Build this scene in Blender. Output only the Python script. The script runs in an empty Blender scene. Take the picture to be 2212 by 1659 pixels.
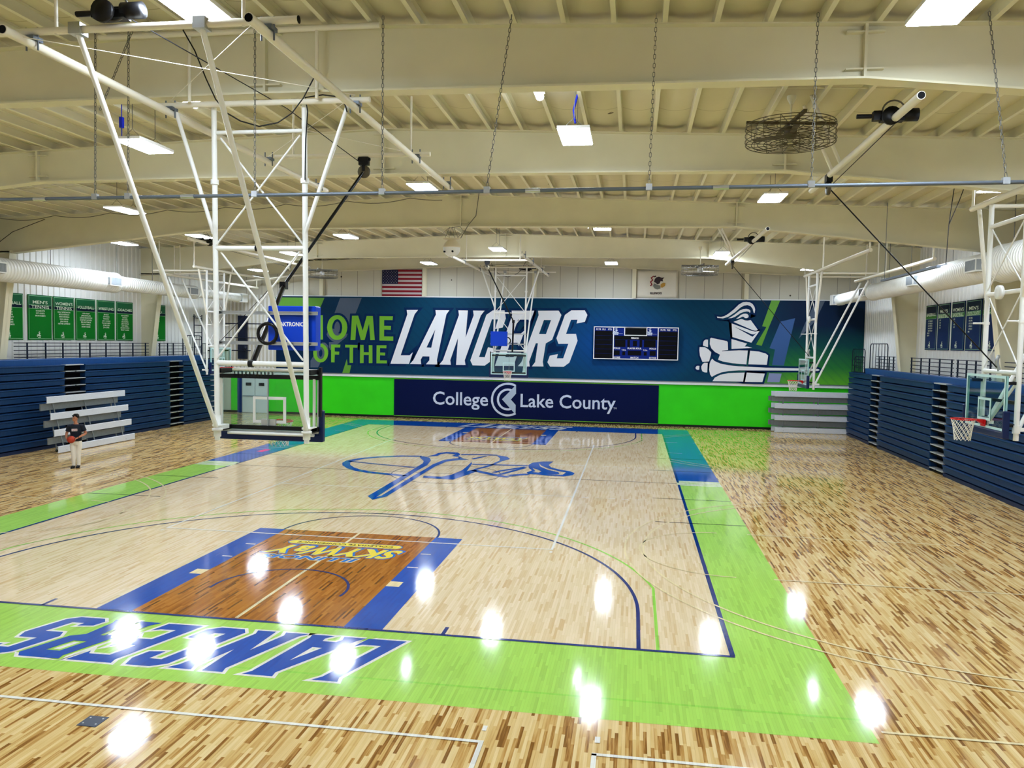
import bpy, bmesh, math, random
from mathutils import Vector, Matrix
random.seed(7)
C = bpy.context.scene.collection
SC = bpy.context.scene

# ------------------------------------------------------------------ camera, world, exposure
def make_camera():
    f_px, w_px = 1715.78, 2212.0
    yaw, pit, rol = -0.15195, -0.05235, 0.01743
    cy, sy, cp, sp = math.cos(yaw), math.sin(yaw), math.cos(pit), math.sin(pit)
    f = Vector((sy*cp, cy*cp, sp)); r = Vector((cy, -sy, 0)); u = r.cross(f)
    cr, sr = math.cos(rol), math.sin(rol)
    r, u = cr*r + sr*u, -sr*r + cr*u
    cam = bpy.data.cameras.new('camera'); o = bpy.data.objects.new('camera', cam); C.objects.link(o)
    m = Matrix((r, u, -f)).transposed().to_4x4(); m.translation = Vector((6.15, -11.564, 4.455))
    o.matrix_world = m
    cam.sensor_width = 36.0; cam.lens = 36.0*f_px/w_px
    cam.clip_start = .05; cam.clip_end = 200
    SC.camera = o
make_camera()
wd = bpy.data.worlds.new('world'); SC.world = wd; wd.use_nodes = True
wd.node_tree.nodes['Background'].inputs[0].default_value = (.5, .55, .6, 1)
wd.node_tree.nodes['Background'].inputs[1].default_value = .25
vs = SC.view_settings
vs.view_transform = 'Standard'; vs.look = 'None'; vs.gamma = 1; vs.use_curve_mapping = False
vs.exposure = 0.0
LAMP = 106.0            # brightness of the lit face of a high-bay light panel
cy_ = SC.cycles
cy_.use_adaptive_sampling = True; cy_.adaptive_threshold = .015
cy_.max_bounces = 8; cy_.diffuse_bounces = 4; cy_.glossy_bounces = 3; cy_.transmission_bounces = 4
cy_.transparent_max_bounces = 12; cy_.caustics_reflective = False; cy_.caustics_refractive = False
cy_.sample_clamp_indirect = 6.0; cy_.use_light_tree = True

# ------------------------------------------------------------------ object helpers
OFF = {}
def put(o, parent=None, off=None):
    C.objects.link(o)
    if parent is not None:
        o.parent = parent; OFF[o.name] = OFF.get(parent.name, Vector((0, 0, 0)))
    else:
        OFF[o.name] = Vector(off) if off is not None else Vector((0, 0, 0))
    return o
def tag(o, label=None, cat=None, group=None, kind=None):
    if label: o['label'] = label
    if cat: o['category'] = cat
    if group: o['group'] = group
    if kind: o['kind'] = kind
    return o
def thing(name, label, cat, loc=(0, 0, 0), group=None):
    o = bpy.data.objects.new(name, None); o.location = loc; o.empty_display_size = .2
    put(o, None, loc); return tag(o, label, cat, group)
def copy_tree(o, parent=None):
    c = o.copy(); C.objects.link(c)
    if parent is not None:
        c.parent = parent
    for ch in list(o.children): copy_tree(ch, c)
    return c

def frame_for(d):
    d = d.normalized()
    a = Vector((0, 0, 1)) if abs(d.z) < .9 else Vector((1, 0, 0))
    x = d.cross(a).normalized(); return x, d.cross(x).normalized()
class MB:
    def __init__(s): s.v = []; s.f = []; s.sm = []; s.mi = []; s.m = 0
    def add(s, vs, fs, sm=False):
        b = len(s.v); s.v += [tuple(p) for p in vs]
        for f in fs: s.f.append([b+i for i in f]); s.sm.append(sm); s.mi.append(s.m)
    def box(s, a, b):
        (x0, y0, z0), (x1, y1, z1) = a, b
        x0, x1 = sorted((x0, x1)); y0, y1 = sorted((y0, y1)); z0, z1 = sorted((z0, z1))
        s.add([(x0,y0,z0),(x1,y0,z0),(x1,y1,z0),(x0,y1,z0),(x0,y0,z1),(x1,y0,z1),(x1,y1,z1),(x0,y1,z1)],
              [(0,3,2,1),(4,5,6,7),(0,1,5,4),(1,2,6,5),(2,3,7,6),(3,0,4,7)]); return s
    def cbox(s, c, d): return s.box([c[i]-d[i]/2 for i in range(3)], [c[i]+d[i]/2 for i in range(3)])
    def tube(s, p, q, r, n=8, r2=None): return s.path([p, q], r, n, r2)
    def path(s, pts, r, n=6, r2=None, closed=False, flat=None):
        pts = [Vector(p) for p in pts]; k = len(pts); vs = []; prev = None
        for i, p in enumerate(pts):
            if closed: d = pts[(i+1) % k]-pts[i-1]
            else: d = pts[min(i+1, k-1)]-pts[max(i-1, 0)]
            d.normalize()
            if prev is None: x, y = frame_for(d)
            else:
                x = (prev-d*prev.dot(d))
                x = x.normalized() if x.length > 1e-6 else frame_for(d)[0]
                y = d.cross(x)
            prev = x
            rr = r if r2 is None else r+(r2-r)*i/max(k-1, 1)
            for j in range(n):
                a = 2*math.pi*(j+.5)/n
                vs.append(p+x*(rr*math.cos(a))+y*(rr*math.sin(a)))
        fs = []
        for i in range(k if closed else k-1):
            a, b = i*n, ((i+1) % k)*n
            for j in range(n): fs.append((a+j, a+(j+1) % n, b+(j+1) % n, b+j))
        s.add(vs, fs, True)
        if not closed: s.add(vs[:n], [tuple(range(n))[::-1]]); s.add(vs[-n:], [tuple(range(n))])
        return s
    def prism(s, poly, axis, a, b):
        def P(u, w, t): return {'x': (t, u, w), 'y': (u, t, w), 'z': (u, w, t)}[axis]
        n = len(poly); s.add([P(u, w, a) for u, w in poly]+[P(u, w, b) for u, w in poly],
            [tuple(range(n)), tuple(range(2*n-1, n-1, -1))]+[(i, n+i, n+(i+1) % n, (i+1) % n) for i in range(n)]); return s
    def lathe(s, prof, c, axis='z', n=20):
        c = Vector(c); vs = []
        for h, r in prof:
            for j in range(n):
                a = 2*math.pi*j/n; u, w = r*math.cos(a), r*math.sin(a)
                vs.append(c+Vector({'z': (u, w, h), 'y': (u, h, w), 'x': (h, u, w)}[axis]))
        fs = []
        for i in range(len(prof)-1):
            for j in range(n): fs.append((i*n+j, i*n+(j+1) % n, (i+1)*n+(j+1) % n, (i+1)*n+j))
        s.add(vs, fs, True); s.add(vs[:n], [tuple(range(n))]); s.add(vs[-n:], [tuple(range(n))[::-1]]); return s
    def ring(s, c, R, r, axis='z', n=28, m=6, sc=1):
        pts = []
        for j in range(n):
            a = 2*math.pi*j/n; u, w = R*math.cos(a), R*sc*math.sin(a)
            pts.append(Vector(c)+Vector({'z': (u, w, 0), 'y': (u, 0, w), 'x': (0, u, w)}[axis]))
        return s.path(pts, r, m, closed=True)
    def quad(s, *p): s.add(p, [tuple(range(len(p)))]); return s
    def mesh(s, name, mats, off=Vector((0, 0, 0)), recalc=True):
        me = bpy.data.meshes.new(name)
        me.from_pydata([tuple(Vector(p)-off) for p in s.v], [], s.f)
        me.polygons.foreach_set('use_smooth', s.sm); me.polygons.foreach_set('material_index', s.mi)
        for m in (mats if isinstance(mats, (list, tuple)) else [mats]): me.materials.append(m)
        if recalc:
            bm = bmesh.new(); bm.from_mesh(me); bmesh.ops.recalc_face_normals(bm, faces=bm.faces); bm.to_mesh(me); bm.free()
        me.update(); return me
    def build(s, name, mats, parent=None, loc=None, recalc=True):
        off = OFF[parent.name] if parent is not None else Vector(loc or (0, 0, 0))
        o = bpy.data.objects.new(name, s.mesh(name, mats, off, recalc))
        if parent is None: o.location = off
        return put(o, parent, off)
def struct(o): o['kind'] = 'structure'; return o

# flat print / paint: filled 2D outlines mapped on to a plane
def outline_mesh(polys, offset=0.0):
    cu = bpy.data.curves.new('outline', 'CURVE'); cu.dimensions = '2D'; cu.fill_mode = 'BOTH'; cu.offset = offset
    for p in polys:
        sp = cu.splines.new('POLY'); sp.points.add(len(p)-1); sp.use_cyclic_u = True
        for i, (u, v) in enumerate(p): sp.points[i].co = (u, v, 0, 1)
    return curve_to_mesh(cu)
def curve_to_mesh(cu):
    ob = bpy.data.objects.new('outline', cu); me = bpy.data.meshes.new_from_object(ob)
    bpy.data.objects.remove(ob); bpy.data.curves.remove(cu); return me
TXT = {}
def text_geo(body, bold=0.0, shear=0.0):
    k = (body, bold, shear)
    if k not in TXT:
        cu = bpy.data.curves.new('text', 'FONT'); cu.body = body; cu.offset = bold; cu.shear = shear; cu.fill_mode = 'FRONT'
        cu.resolution_u = 3
        me = curve_to_mesh(cu)
        TXT[k] = ([(v.co.x, v.co.y) for v in me.vertices], [tuple(p.vertices) for p in me.polygons]); bpy.data.meshes.remove(me)
    return TXT[k]
def mapped(name, items, fn, mat, parent):
    """items: list of (verts2d, faces); fn maps (u,v) to a 3D point."""
    vs, fs = [], []
    for v, f in items:
        b = len(vs); vs += [fn(u, w) for u, w in v]; fs += [tuple(b+i for i in q) for q in f]
    off = OFF[parent.name]; me = bpy.data.meshes.new(name)
    me.from_pydata([tuple(Vector(p)-off) for p in vs], [], fs); me.materials.append(mat); me.update()
    return put(bpy.data.objects.new(name, me), parent)
def fit_text(body, u0, u1, v0, h, bold=0.0, shear=0.0, mirror=False):
    """text fitted to u0..u1 with its tallest glyphs h high above v0; with u0 > u1 or h < 0 it is turned."""
    v, f = text_geo(body, bold, shear)
    xs = [p[0] for p in v]; x0, x1 = min(xs), max(xs); y1 = .729+bold
    return ([(u0+(x-x0)/(x1-x0)*(u1-u0), v0+y/y1*h) for x, y in v], f)
def line_text(body, uc, v0, h, bold=0.0, squeeze=1.0):
    v, f = text_geo(body, bold)
    xs = [p[0] for p in v]; w = (max(xs)-min(xs))*abs(h)/.729*squeeze
    return fit_text(body, uc-w/2*(1 if h > 0 else -1), uc+w/2*(1 if h > 0 else -1), v0, h, bold)
def poly_item(polys, offset=0.0):
    me = outline_mesh(polys, offset)
    r = ([(v.co.x, v.co.y) for v in me.vertices], [tuple(p.vertices) for p in me.polygons]); bpy.data.meshes.remove(me); return r
def rect(u0, v0, u1, v1): return ([(u0, v0), (u1, v0), (u1, v1), (u0, v1)], [(0, 1, 2, 3)])
def strip(pts, w, closed=False):
    """a painted line of width w along pts"""
    n = len(pts); L, Rr = [], []
    for i in range(n):
        a = Vector(pts[i-1] if (closed or i > 0) else pts[i]); b = Vector(pts[(i+1) % n] if (closed or i < n-1) else pts[i]); c = Vector(pts[i])
        d1 = (c-a).normalized() if (c-a).length > 0 else None; d2 = (b-c).normalized() if (b-c).length > 0 else None
        d1 = d1 or d2; d2 = d2 or d1; t = (d1+d2).normalized(); nn = Vector((-t.y, t.x)); k = w/2/max(.4, nn.dot(Vector((-d1.y, d1.x))))
        L.append(tuple(c+nn*k)); Rr.append(tuple(c-nn*k))
    fs = [(i, (i+1) % n, n+(i+1) % n, n+i) for i in range(n if closed else n-1)]
    return (L+Rr, fs)
def arc_pts(cx, cy, r, a0, a1, n=40): return [(cx+r*math.cos(a0+(a1-a0)*i/n), cy+r*math.sin(a0+(a1-a0)*i/n)) for i in range(n+1)]

# ------------------------------------------------------------------ materials
def lin(c): return tuple(((x/255)/12.92 if x/255 <= .04045 else ((x/255+.055)/1.055)**2.4) for x in c)
M = {}
def mat(name, rgb, rough=.5, metal=0.0, spec=.25, noise=0.0, nscale=6.0, emit=0.0, bump=0.0, stretch=(1, 1, 1)):
    m = bpy.data.materials.new(name); m.use_nodes = True; nt = m.node_tree; b = nt.nodes['Principled BSDF']
    c = lin(rgb)+(1,)
    b.inputs['Base Color'].default_value = c; b.inputs['Roughness'].default_value = rough
    b.inputs['Metallic'].default_value = metal; b.inputs['Specular IOR Level'].default_value = spec
    if emit: b.inputs['Emission Color'].default_value = c; b.inputs['Emission Strength'].default_value = emit
    if noise or bump:
        tc = nt.nodes.new('ShaderNodeNewGeometry'); mp = nt.nodes.new('ShaderNodeMapping'); mp.inputs['Scale'].default_value = stretch
        nz = nt.nodes.new('ShaderNodeTexNoise'); nz.inputs['Scale'].default_value = nscale; nz.inputs['Detail'].default_value = 3
        nt.links.new(tc.outputs['Position'], mp.inputs[0]); nt.links.new(mp.outputs[0], nz.inputs['Vector'])
        if noise:
            mr = nt.nodes.new('ShaderNodeMapRange'); mr.inputs[1].default_value = .3; mr.inputs[2].default_value = .7
            mr.inputs[3].default_value = 1-noise; mr.inputs[4].default_value = 1+noise*.3
            mx = nt.nodes.new('ShaderNodeVectorMath'); mx.operation = 'SCALE'; mx.inputs[0].default_value = c[:3]
            nt.links.new(nz.outputs[0], mr.inputs[0]); nt.links.new(mr.outputs[0], mx.inputs['Scale']); nt.links.new(mx.outputs[0], b.inputs['Base Color'])
        if bump:
            bp = nt.nodes.new('ShaderNodeBump'); bp.inputs['Strength'].default_value = bump; bp.inputs['Distance'].default_value = .02
            nt.links.new(nz.outputs[0], bp.inputs['Height']); nt.links.new(bp.outputs[0], b.inputs['Normal'])
    M[name] = m; return m

class NT:
    """small helper to wire shader nodes"""
    def __init__(s, m): s.nt = m.node_tree; s.b = s.nt.nodes['Principled BSDF']
    def n(s, t, **k):
        nd = s.nt.nodes.new(t)
        for a, v in k.items(): setattr(nd, a, v)
        return nd
    def L(s, a, b): s.nt.links.new(a, b)
    def math(s, op, a, b=None, c=None):
        nd = s.n('ShaderNodeMath', operation=op)
        for i, x in enumerate((a, b, c)):
            if x is None: continue
            if hasattr(x, 'is_linked') or isinstance(x, bpy.types.NodeSocket): s.L(x, nd.inputs[i])
            else: nd.inputs[i].default_value = x
        return nd.outputs[0]
    def xyz(s):
        g = s.n('ShaderNodeNewGeometry'); sp = s.n('ShaderNodeSeparateXYZ'); s.L(g.outputs['Position'], sp.inputs[0]); return g.outputs['Position'], sp.outputs
    def ramp(s, fac, stops, interp='LINEAR'):
        r = s.n('ShaderNodeValToRGB'); e = r.color_ramp.elements; r.color_ramp.interpolation = interp
        while len(e) < len(stops): e.new(.5)
        for i, (p, c) in enumerate(stops): e[i].position = p; e[i].color = lin(c)+(1,)
        s.L(fac, r.inputs[0]); return r.outputs[0]
    def mix(s, fac, a, b, mode='MIX'):
        nd = s.n('ShaderNodeMix', data_type='RGBA', blend_type=mode)
        for i, x in ((0, fac), (6, a), (7, b)):
            if isinstance(x, bpy.types.NodeSocket): s.L(x, nd.inputs[i])
            elif i == 0: nd.inputs[0].default_value = x
            else: nd.inputs[i].default_value = lin(x)+(1,)
        return nd.outputs[2]

def plank_mat(name, stops, rough=.08, grain=.12, board=.040):
    """strip-wood floor: boards run along y, each with its own tone; coated with glossy varnish"""
    m = bpy.data.materials.new(name); m.use_nodes = True; t = NT(m); pos, (x, y, z) = t.xyz()
    row = t.math('FLOOR', t.math('DIVIDE', x, board))
    w1 = t.n('ShaderNodeTexWhiteNoise', noise_dimensions='1D'); t.L(row, w1.inputs['W'])
    yy = t.math('ADD', t.math('DIVIDE', y, .50), t.math('MULTIPLY', w1.outputs[0], 37.0))
    cell = t.math('FLOOR', yy)
    cv = t.n('ShaderNodeCombineXYZ'); t.L(row, cv.inputs[0]); t.L(cell, cv.inputs[1])
    w2 = t.n('ShaderNodeTexWhiteNoise', noise_dimensions='2D'); t.L(cv.outputs[0], w2.inputs['Vector'])
    mp = t.n('ShaderNodeMapping'); mp.inputs['Scale'].default_value = (42, 1.8, 1); t.L(pos, mp.inputs[0])
    nz = t.n('ShaderNodeTexNoise'); nz.inputs['Scale'].default_value = 1.0; nz.inputs['Detail'].default_value = 4; t.L(mp.outputs[0], nz.inputs['Vector'])
    v = t.math('ADD', w2.outputs[0], t.math('MULTIPLY', t.math('SUBTRACT', nz.outputs[0], .5), grain*3))
    col = t.ramp(v, stops)
    fx = t.math('FRACT', t.math('DIVIDE', x, board)); gap = t.math('GREATER_THAN', fx, .965)
    col = t.mix(t.math('MULTIPLY', gap, .35), col, (90, 60, 30))
    t.L(col, t.b.inputs['Base Color'])
    t.b.inputs['Roughness'].default_value = rough; t.b.inputs['Specular IOR Level'].default_value = .5
    # varnish is slightly wavy from board to board
    bp = t.n('ShaderNodeBump'); bp.inputs['Strength'].default_value = .07; bp.inputs['Distance'].default_value = .004
    mp2 = t.n('ShaderNodeMapping'); mp2.inputs['Scale'].default_value = (15, 1.2, 1); t.L(pos, mp2.inputs[0])
    n2 = t.n('ShaderNodeTexNoise'); n2.inputs['Scale'].default_value = 1.0; n2.inputs['Detail'].default_value = 1; t.L(mp2.outputs[0], n2.inputs['Vector'])
    t.L(n2.outputs[0], bp.inputs['Height']); t.L(bp.outputs[0], t.b.inputs['Normal'])
    M[name] = m; return m
def tone(c, k): return tuple(min(255, x*k) for x in c)
def paint_mat(name, c, var=.06):
    return plank_mat(name, [(0, tone(c, 1-var*2)), (.15, tone(c, 1-var)), (.6, c), (1, tone(c, 1+var*.6))])

plank_mat('maple_outer', [(0, (126, 82, 32)), (.10, (154, 106, 48)), (.22, (188, 142, 76)), (.45, (214, 178, 112)), (1, (232, 206, 150))], grain=.26)
plank_mat('maple_court', [(0, (212, 180, 134)), (.12, (220, 194, 152)), (.5, (228, 206, 166)), (1, (235, 214, 180))], grain=.06)
plank_mat('stained_key', [(0, (110, 60, 14)), (.10, (148, 86, 22)), (.5, (170, 104, 30)), (1, (186, 120, 44))], grain=.12)
paint_mat('paint_lime', (168, 217, 94), .035)
paint_mat('paint_blue', (0, 78, 178), .03)
paint_mat('paint_navy', (0, 44, 120), .03)
paint_mat('paint_white', (238, 236, 226), .03)
paint_mat('paint_cream', (236, 218, 170), .04)
paint_mat('paint_yellow', (250, 228, 80), .03)
paint_mat('paint_sky', (30, 120, 214), .04)
paint_mat('paint_black', (38, 34, 40), .03)
paint_mat('paint_lime_line', (150, 214, 84), .04)
paint_mat('paint_pink', (236, 30, 130), .02)

mat('cream_steel', (228, 222, 194), .55, noise=.06, nscale=1.2)
mat('cream_pipe', (236, 230, 214), .4)
mat('white_pipe', (240, 240, 236), .3)
mat('galvanized', (104, 112, 122), .5, .5)
mat('steel', (190, 194, 198), .3, .9)
mat('black', (14, 14, 16), .45)
mat('black_gloss', (12, 12, 14), .2)
mat('navy_pad', (14, 30, 74), .35)
mat('shot_blue', (0, 62, 200), .4)
mat('white', (240, 240, 238), .5)
mat('board_line', (192, 224, 224), .45)
mat('frame_teal', (150, 200, 200), .35, .3)
mat('off_white', (226, 226, 222), .5)
mat('rim_red', (206, 24, 28), .35)
mat('net_white', (236, 232, 220), .8)
mat('bleach_blue', (14, 52, 94), .5, spec=.2, noise=.22, nscale=5, stretch=(1, 6, .6))
mat('bleach_dark', (16, 34, 66), .55)
mat('bleach_top', (26, 70, 128), .45, noise=.15, nscale=5, stretch=(1, 6, 1))
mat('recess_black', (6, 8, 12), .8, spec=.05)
mat('tread_grey', (186, 190, 190), .4, .3)
mat('aluminium', (214, 220, 230), .4, .2, noise=.08, nscale=14, stretch=(1, 1, 4))
mat('aluminium_dull', (122, 128, 130), .45, .2, noise=.1, nscale=10)
mat('rail_navy', (10, 20, 44), .4)
mat('duct', (236, 236, 230), .45, noise=.05, nscale=2)
mat('grille', (150, 156, 160), .5)
mat('wall_white', (228, 228, 224), .6)
mat('wall_green', (54, 218, 30), .5, spec=.15, noise=.08, nscale=1.0)
mat('door_white', (218, 222, 226), .45)
mat('door_blue', (18, 50, 120), .5)
mat('trim_white', (236, 238, 240), .4)
mat('trim_grey', (150, 160, 172), .4, .3)
mat('baseboard', (12, 14, 14), .5)
mat('navy_banner', (0, 14, 60), .6, spec=.1)
mat('letter_white', (232, 234, 238), .55)
mat('logo_white', (206, 216, 236), .55)
mat('logo_grey', (178, 194, 212), .55)
mat('letter_green', (112, 178, 44), .55)
mat('halo_navy', (0, 36, 80), .6, spec=.1)
mat('mural_green', (92, 152, 48), .55)
mat('mural_dkgreen', (30, 92, 40), .55)
mat('mural_grey', (74, 88, 108), .55)
mat('mural_blue', (48, 84, 138), .55)
mat('mural_lilac', (132, 142, 184), .55)
mat('banner_green', (4, 116, 30), .5, spec=.12, noise=.1, nscale=1.5)
mat('banner_dkgreen', (14, 88, 52), .4)
mat('banner_navy', (0, 34, 88), .5, spec=.12, noise=.1, nscale=1.5)
mat('banner_dknavy', (4, 22, 46), .5, spec=.12)
mat('banner_lime', (36, 110, 30), .45)
mat('banner_text', (226, 240, 218), .5)
mat('banner_line', (150, 200, 160), .5)
mat('flag_red', (132, 20, 36), .7)
mat('flag_blue', (20, 24, 60), .7)
mat('flag_white', (198, 188, 188), .7)
mat('flag_cream', (222, 216, 200), .7)
mat('seal_dark', (52, 40, 44), .7); mat('seal_gold', (186, 140, 60), .7); mat('seal_grey', (120, 120, 110), .7)
mat('panel_black', (3, 4, 8), .5, spec=.1)
mat('board_blue', (6, 32, 118), .5, spec=.1)
mat('fan_cage', (92, 84, 66), .5, .4); mat('fan_blade', (84, 76, 60), .5)
mat('skin', (172, 114, 86), .5); mat('hair', (14, 12, 12), .6)
mat('shirt', (20, 24, 36), .8); mat('pants', (226, 222, 214), .8); mat('shoe', (16, 16, 20), .6)
mat('ball', (176, 58, 36), .6, bump=.3, nscale=160)
mat('floor_plate', (52, 60, 76), .4, .3)
mat('blue_strap', (20, 40, 190), .5)
mat('wire_grey', (112, 110, 104), .5, .5)
mat('lamp_glow', (224, 238, 255), .5, emit=LAMP)
mat('speaker_cream', (214, 202, 170), .5)

def glass():
    m = bpy.data.materials.new('glass'); m.use_nodes = True; nt = m.node_tree; nt.nodes.remove(nt.nodes['Principled BSDF'])
    tr = nt.nodes.new('ShaderNodeBsdfTransparent'); tr.inputs[0].default_value = (.80, .92, .90, 1)
    gl = nt.nodes.new('ShaderNodeBsdfGlossy'); gl.inputs['Roughness'].default_value = .03
    lw = nt.nodes.new('ShaderNodeLayerWeight'); lw.inputs[0].default_value = .5
    pw = nt.nodes.new('ShaderNodeMath'); pw.operation = 'POWER'; pw.inputs[1].default_value = 5.0
    fr = nt.nodes.new('ShaderNodeMath'); fr.operation = 'MULTIPLY_ADD'; fr.inputs[1].default_value = .9; fr.inputs[2].default_value = .03
    nt.links.new(lw.outputs['Facing'], pw.inputs[0]); nt.links.new(pw.outputs[0], fr.inputs[0])
    mx = nt.nodes.new('ShaderNodeMixShader'); out = nt.nodes['Material Output']
    nt.links.new(fr.outputs[0], mx.inputs[0]); nt.links.new(tr.outputs[0], mx.inputs[1]); nt.links.new(gl.outputs[0], mx.inputs[2]); nt.links.new(mx.outputs[0], out.inputs[0])
    M['glass'] = m
glass()

def seam_wall(name, axis, rgb, pitch, width, holes=False):
    """painted metal wall panels: a dark seam every pitch metres, optional knocks in the lining"""
    m = mat(name, rgb, .6); t = NT(m); pos, (x, y, z) = t.xyz(); u = x if axis == 'x' else y
    fr = t.math('FRACT', t.math('DIVIDE', u, pitch)); s = t.math('LESS_THAN', fr, width/pitch)
    col = t.mix(t.math('MULTIPLY', s, .55), rgb, tone(rgb, .35))
    if holes:
        vo = t.n('ShaderNodeTexVoronoi'); vo.inputs['Scale'].default_value = 1.1; vo.inputs['Randomness'].default_value = 1
        t.L(pos, vo.inputs['Vector'])
        h = t.math('LESS_THAN', vo.outputs['Distance'], .055); col = t.mix(h, col, (30, 26, 22))
        nz = t.n('ShaderNodeTexNoise'); nz.inputs['Scale'].default_value = 1.5; t.L(pos, nz.inputs['Vector'])
        col = t.mix(t.math('MULTIPLY', nz.outputs[0], .12), col, (150, 140, 110))
    t.L(col, t.b.inputs['Base Color']); return m
seam_wall('end_panels', 'x', (202, 199, 184), .98, .03, True)
def deck_mat():
    m = mat('insulation', (212, 204, 176), .65, spec=.1); t = NT(m); pos, (x, y, z) = t.xyz()
    nz = t.n('ShaderNodeTexNoise'); nz.inputs['Scale'].default_value = .9; nz.inputs['Detail'].default_value = 4; t.L(pos, nz.inputs['Vector'])
    col = t.mix(t.math('MULTIPLY', nz.outputs[0], .25), (214, 206, 176), (184, 172, 134))
    vo = t.n('ShaderNodeTexVoronoi'); vo.inputs['Scale'].default_value = .62; t.L(pos, vo.inputs['Vector'])
    n2 = t.n('ShaderNodeTexNoise'); n2.inputs['Scale'].default_value = 14; t.L(pos, n2.inputs['Vector'])
    tear = t.math('LESS_THAN', t.math('ADD', vo.outputs['Distance'], t.math('MULTIPLY', n2.outputs[0], .12)), .105)
    col = t.mix(t.math('MULTIPLY', tear, .9), col, (60, 44, 22))
    fy = t.math('FRACT', t.math('DIVIDE', y, 1.83)); seam = t.math('LESS_THAN', fy, .016)
    col = t.mix(t.math('MULTIPLY', seam, .5), col, (150, 138, 100))
    t.L(col, t.b.inputs['Base Color'])
    bp = t.n('ShaderNodeBump'); bp.inputs['Strength'].default_value = .5; bp.inputs['Distance'].default_value = .05
    t.L(nz.outputs[0], bp.inputs['Height']); t.L(bp.outputs[0], t.b.inputs['Normal'])
deck_mat()
def mural_mat():
    m = mat('mural_print', (0, 62, 100), .6, spec=.12); t = NT(m); pos, (x, y, z) = t.xyz()
    # printed colour: teal sheet, brighter blue round the scoreboard, green fading in at the far corner
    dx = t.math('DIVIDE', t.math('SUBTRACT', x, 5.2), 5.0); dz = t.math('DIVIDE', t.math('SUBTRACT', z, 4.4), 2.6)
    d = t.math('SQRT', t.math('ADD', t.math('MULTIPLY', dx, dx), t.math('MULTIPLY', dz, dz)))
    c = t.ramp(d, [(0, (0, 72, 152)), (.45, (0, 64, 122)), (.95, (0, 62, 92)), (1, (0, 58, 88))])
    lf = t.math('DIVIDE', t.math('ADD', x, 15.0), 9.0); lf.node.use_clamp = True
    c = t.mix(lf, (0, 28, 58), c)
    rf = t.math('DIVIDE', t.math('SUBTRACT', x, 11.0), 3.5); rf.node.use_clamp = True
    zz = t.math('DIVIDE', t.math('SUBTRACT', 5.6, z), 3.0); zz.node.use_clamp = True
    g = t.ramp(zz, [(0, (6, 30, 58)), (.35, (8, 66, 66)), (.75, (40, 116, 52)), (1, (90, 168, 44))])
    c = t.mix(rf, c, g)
    wv = t.n('ShaderNodeTexWave'); wv.inputs['Scale'].default_value = 1.3; wv.bands_direction = 'DIAGONAL'; t.L(pos, wv.inputs['Vector'])
    c = t.mix(t.math('MULTIPLY', t.math('GREATER_THAN', wv.outputs[0], .8), .12), c, (4, 34, 70))
    t.L(c, t.b.inputs['Base Color'])
    nz = t.n('ShaderNodeTexNoise'); nz.inputs['Scale'].default_value = .8; t.L(pos, nz.inputs['Vector'])
    bp = t.n('ShaderNodeBump'); bp.inputs['Strength'].default_value = .25; bp.inputs['Distance'].default_value = .1
    t.L(nz.outputs[0], bp.inputs['Height']); t.L(bp.outputs[0], t.b.inputs['Normal'])
mural_mat()
# ------------------------------------------------------------------ room: floor, walls, roof
XW, Y0, Y1, L = 18.1, -13.5, 32.75, 28.65
HX, W2 = 7.62, 9.0                      # half court width, outer edge of the coloured border
ROWZ = lambda x: 9.42-.037*abs(x-.2)    # top of the roof frames
fb = MB(); fb.box((-XW-.3, Y0-.3, -.3), (XW+.3, Y1+.3, 0))
floor = struct(fb.build('floor', M['maple_outer']))
def paint(name, items, m, z):
    if not isinstance(items, list): items = [items]
    o = mapped(name, items, lambda u, v: (u, v, z), M[m], floor); o['kind'] = 'structure'; return o
turn = lambda it: ([(-u, L-v) for u, v in it[0]], it[1])
both = lambda its: its+[turn(i) for i in its]
paint('court_wood', rect(-HX, 0, HX, L), 'maple_court', .0015)
HALF = 14.5
near_border = [rect(-W2, -2.28, W2, -.0), rect(-W2, 0, -HX, HALF-.45), rect(HX, 0, W2, HALF-.45)]
far_border = [rect(-W2, L, W2, L+2.28), rect(-W2, HALF+.45, -HX, L), rect(HX, HALF+.45, W2, L)]
paint('near_border', near_border, 'paint_lime', .0015)
paint('far_border', far_border, 'paint_blue', .0015)
paint('border_gap', [rect(-W2, HALF-.45, -HX, HALF+.45), rect(HX, HALF-.45, W2, HALF+.45)], 'paint_lime', .0015)
paint('border_stripes', [rect(s*HX, HALF-.42+k*.23, s*W2, HALF-.29+k*.23) for s in (-1, 1) for k in range(4)], 'paint_white', .003)
paint('pink_mark', ([(-8.45, 17.6), (-8.15, 17.5), (-8.1, 18.2), (-8.4, 18.3)], [(0, 1, 2, 3)]), 'paint_pink', .003)
paint('lime_seam_line', [rect(-1.5, -1.74, W2, -1.69)], 'paint_lime_line', .003)
BL = 1.83+.592
paint('lane_band', both([rect(-BL, 0, -1.80, 5.79), rect(1.80, 0, BL, 5.79)]), 'paint_blue', .003)
paint('lane_wood', both([rect(-1.80, 0, 1.80, 5.79)]), 'stained_key', .003)
paint('lane_centre_line', both([rect(-.03, .06, .03, 5.79)]), 'paint_cream', .0045)
paint('lane_blocks', both([rect(s*1.80, 2.12, s*2.05, 2.42) for s in (-1, 1)]), 'paint_cream', .0045)
paint('lane_hashes', both([rect(s*1.84, y-.025, s*2.06, y+.025) for s in (-1, 1) for y in (3.37, 4.37, 5.32)]), 'paint_white', .0045)
blue = [rect(-HX-.07, -.05, HX+.07, .02), rect(-HX-.075, 0, -HX, HALF-.4), rect(HX, 0, HX+.075, HALF-.4)]
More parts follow.
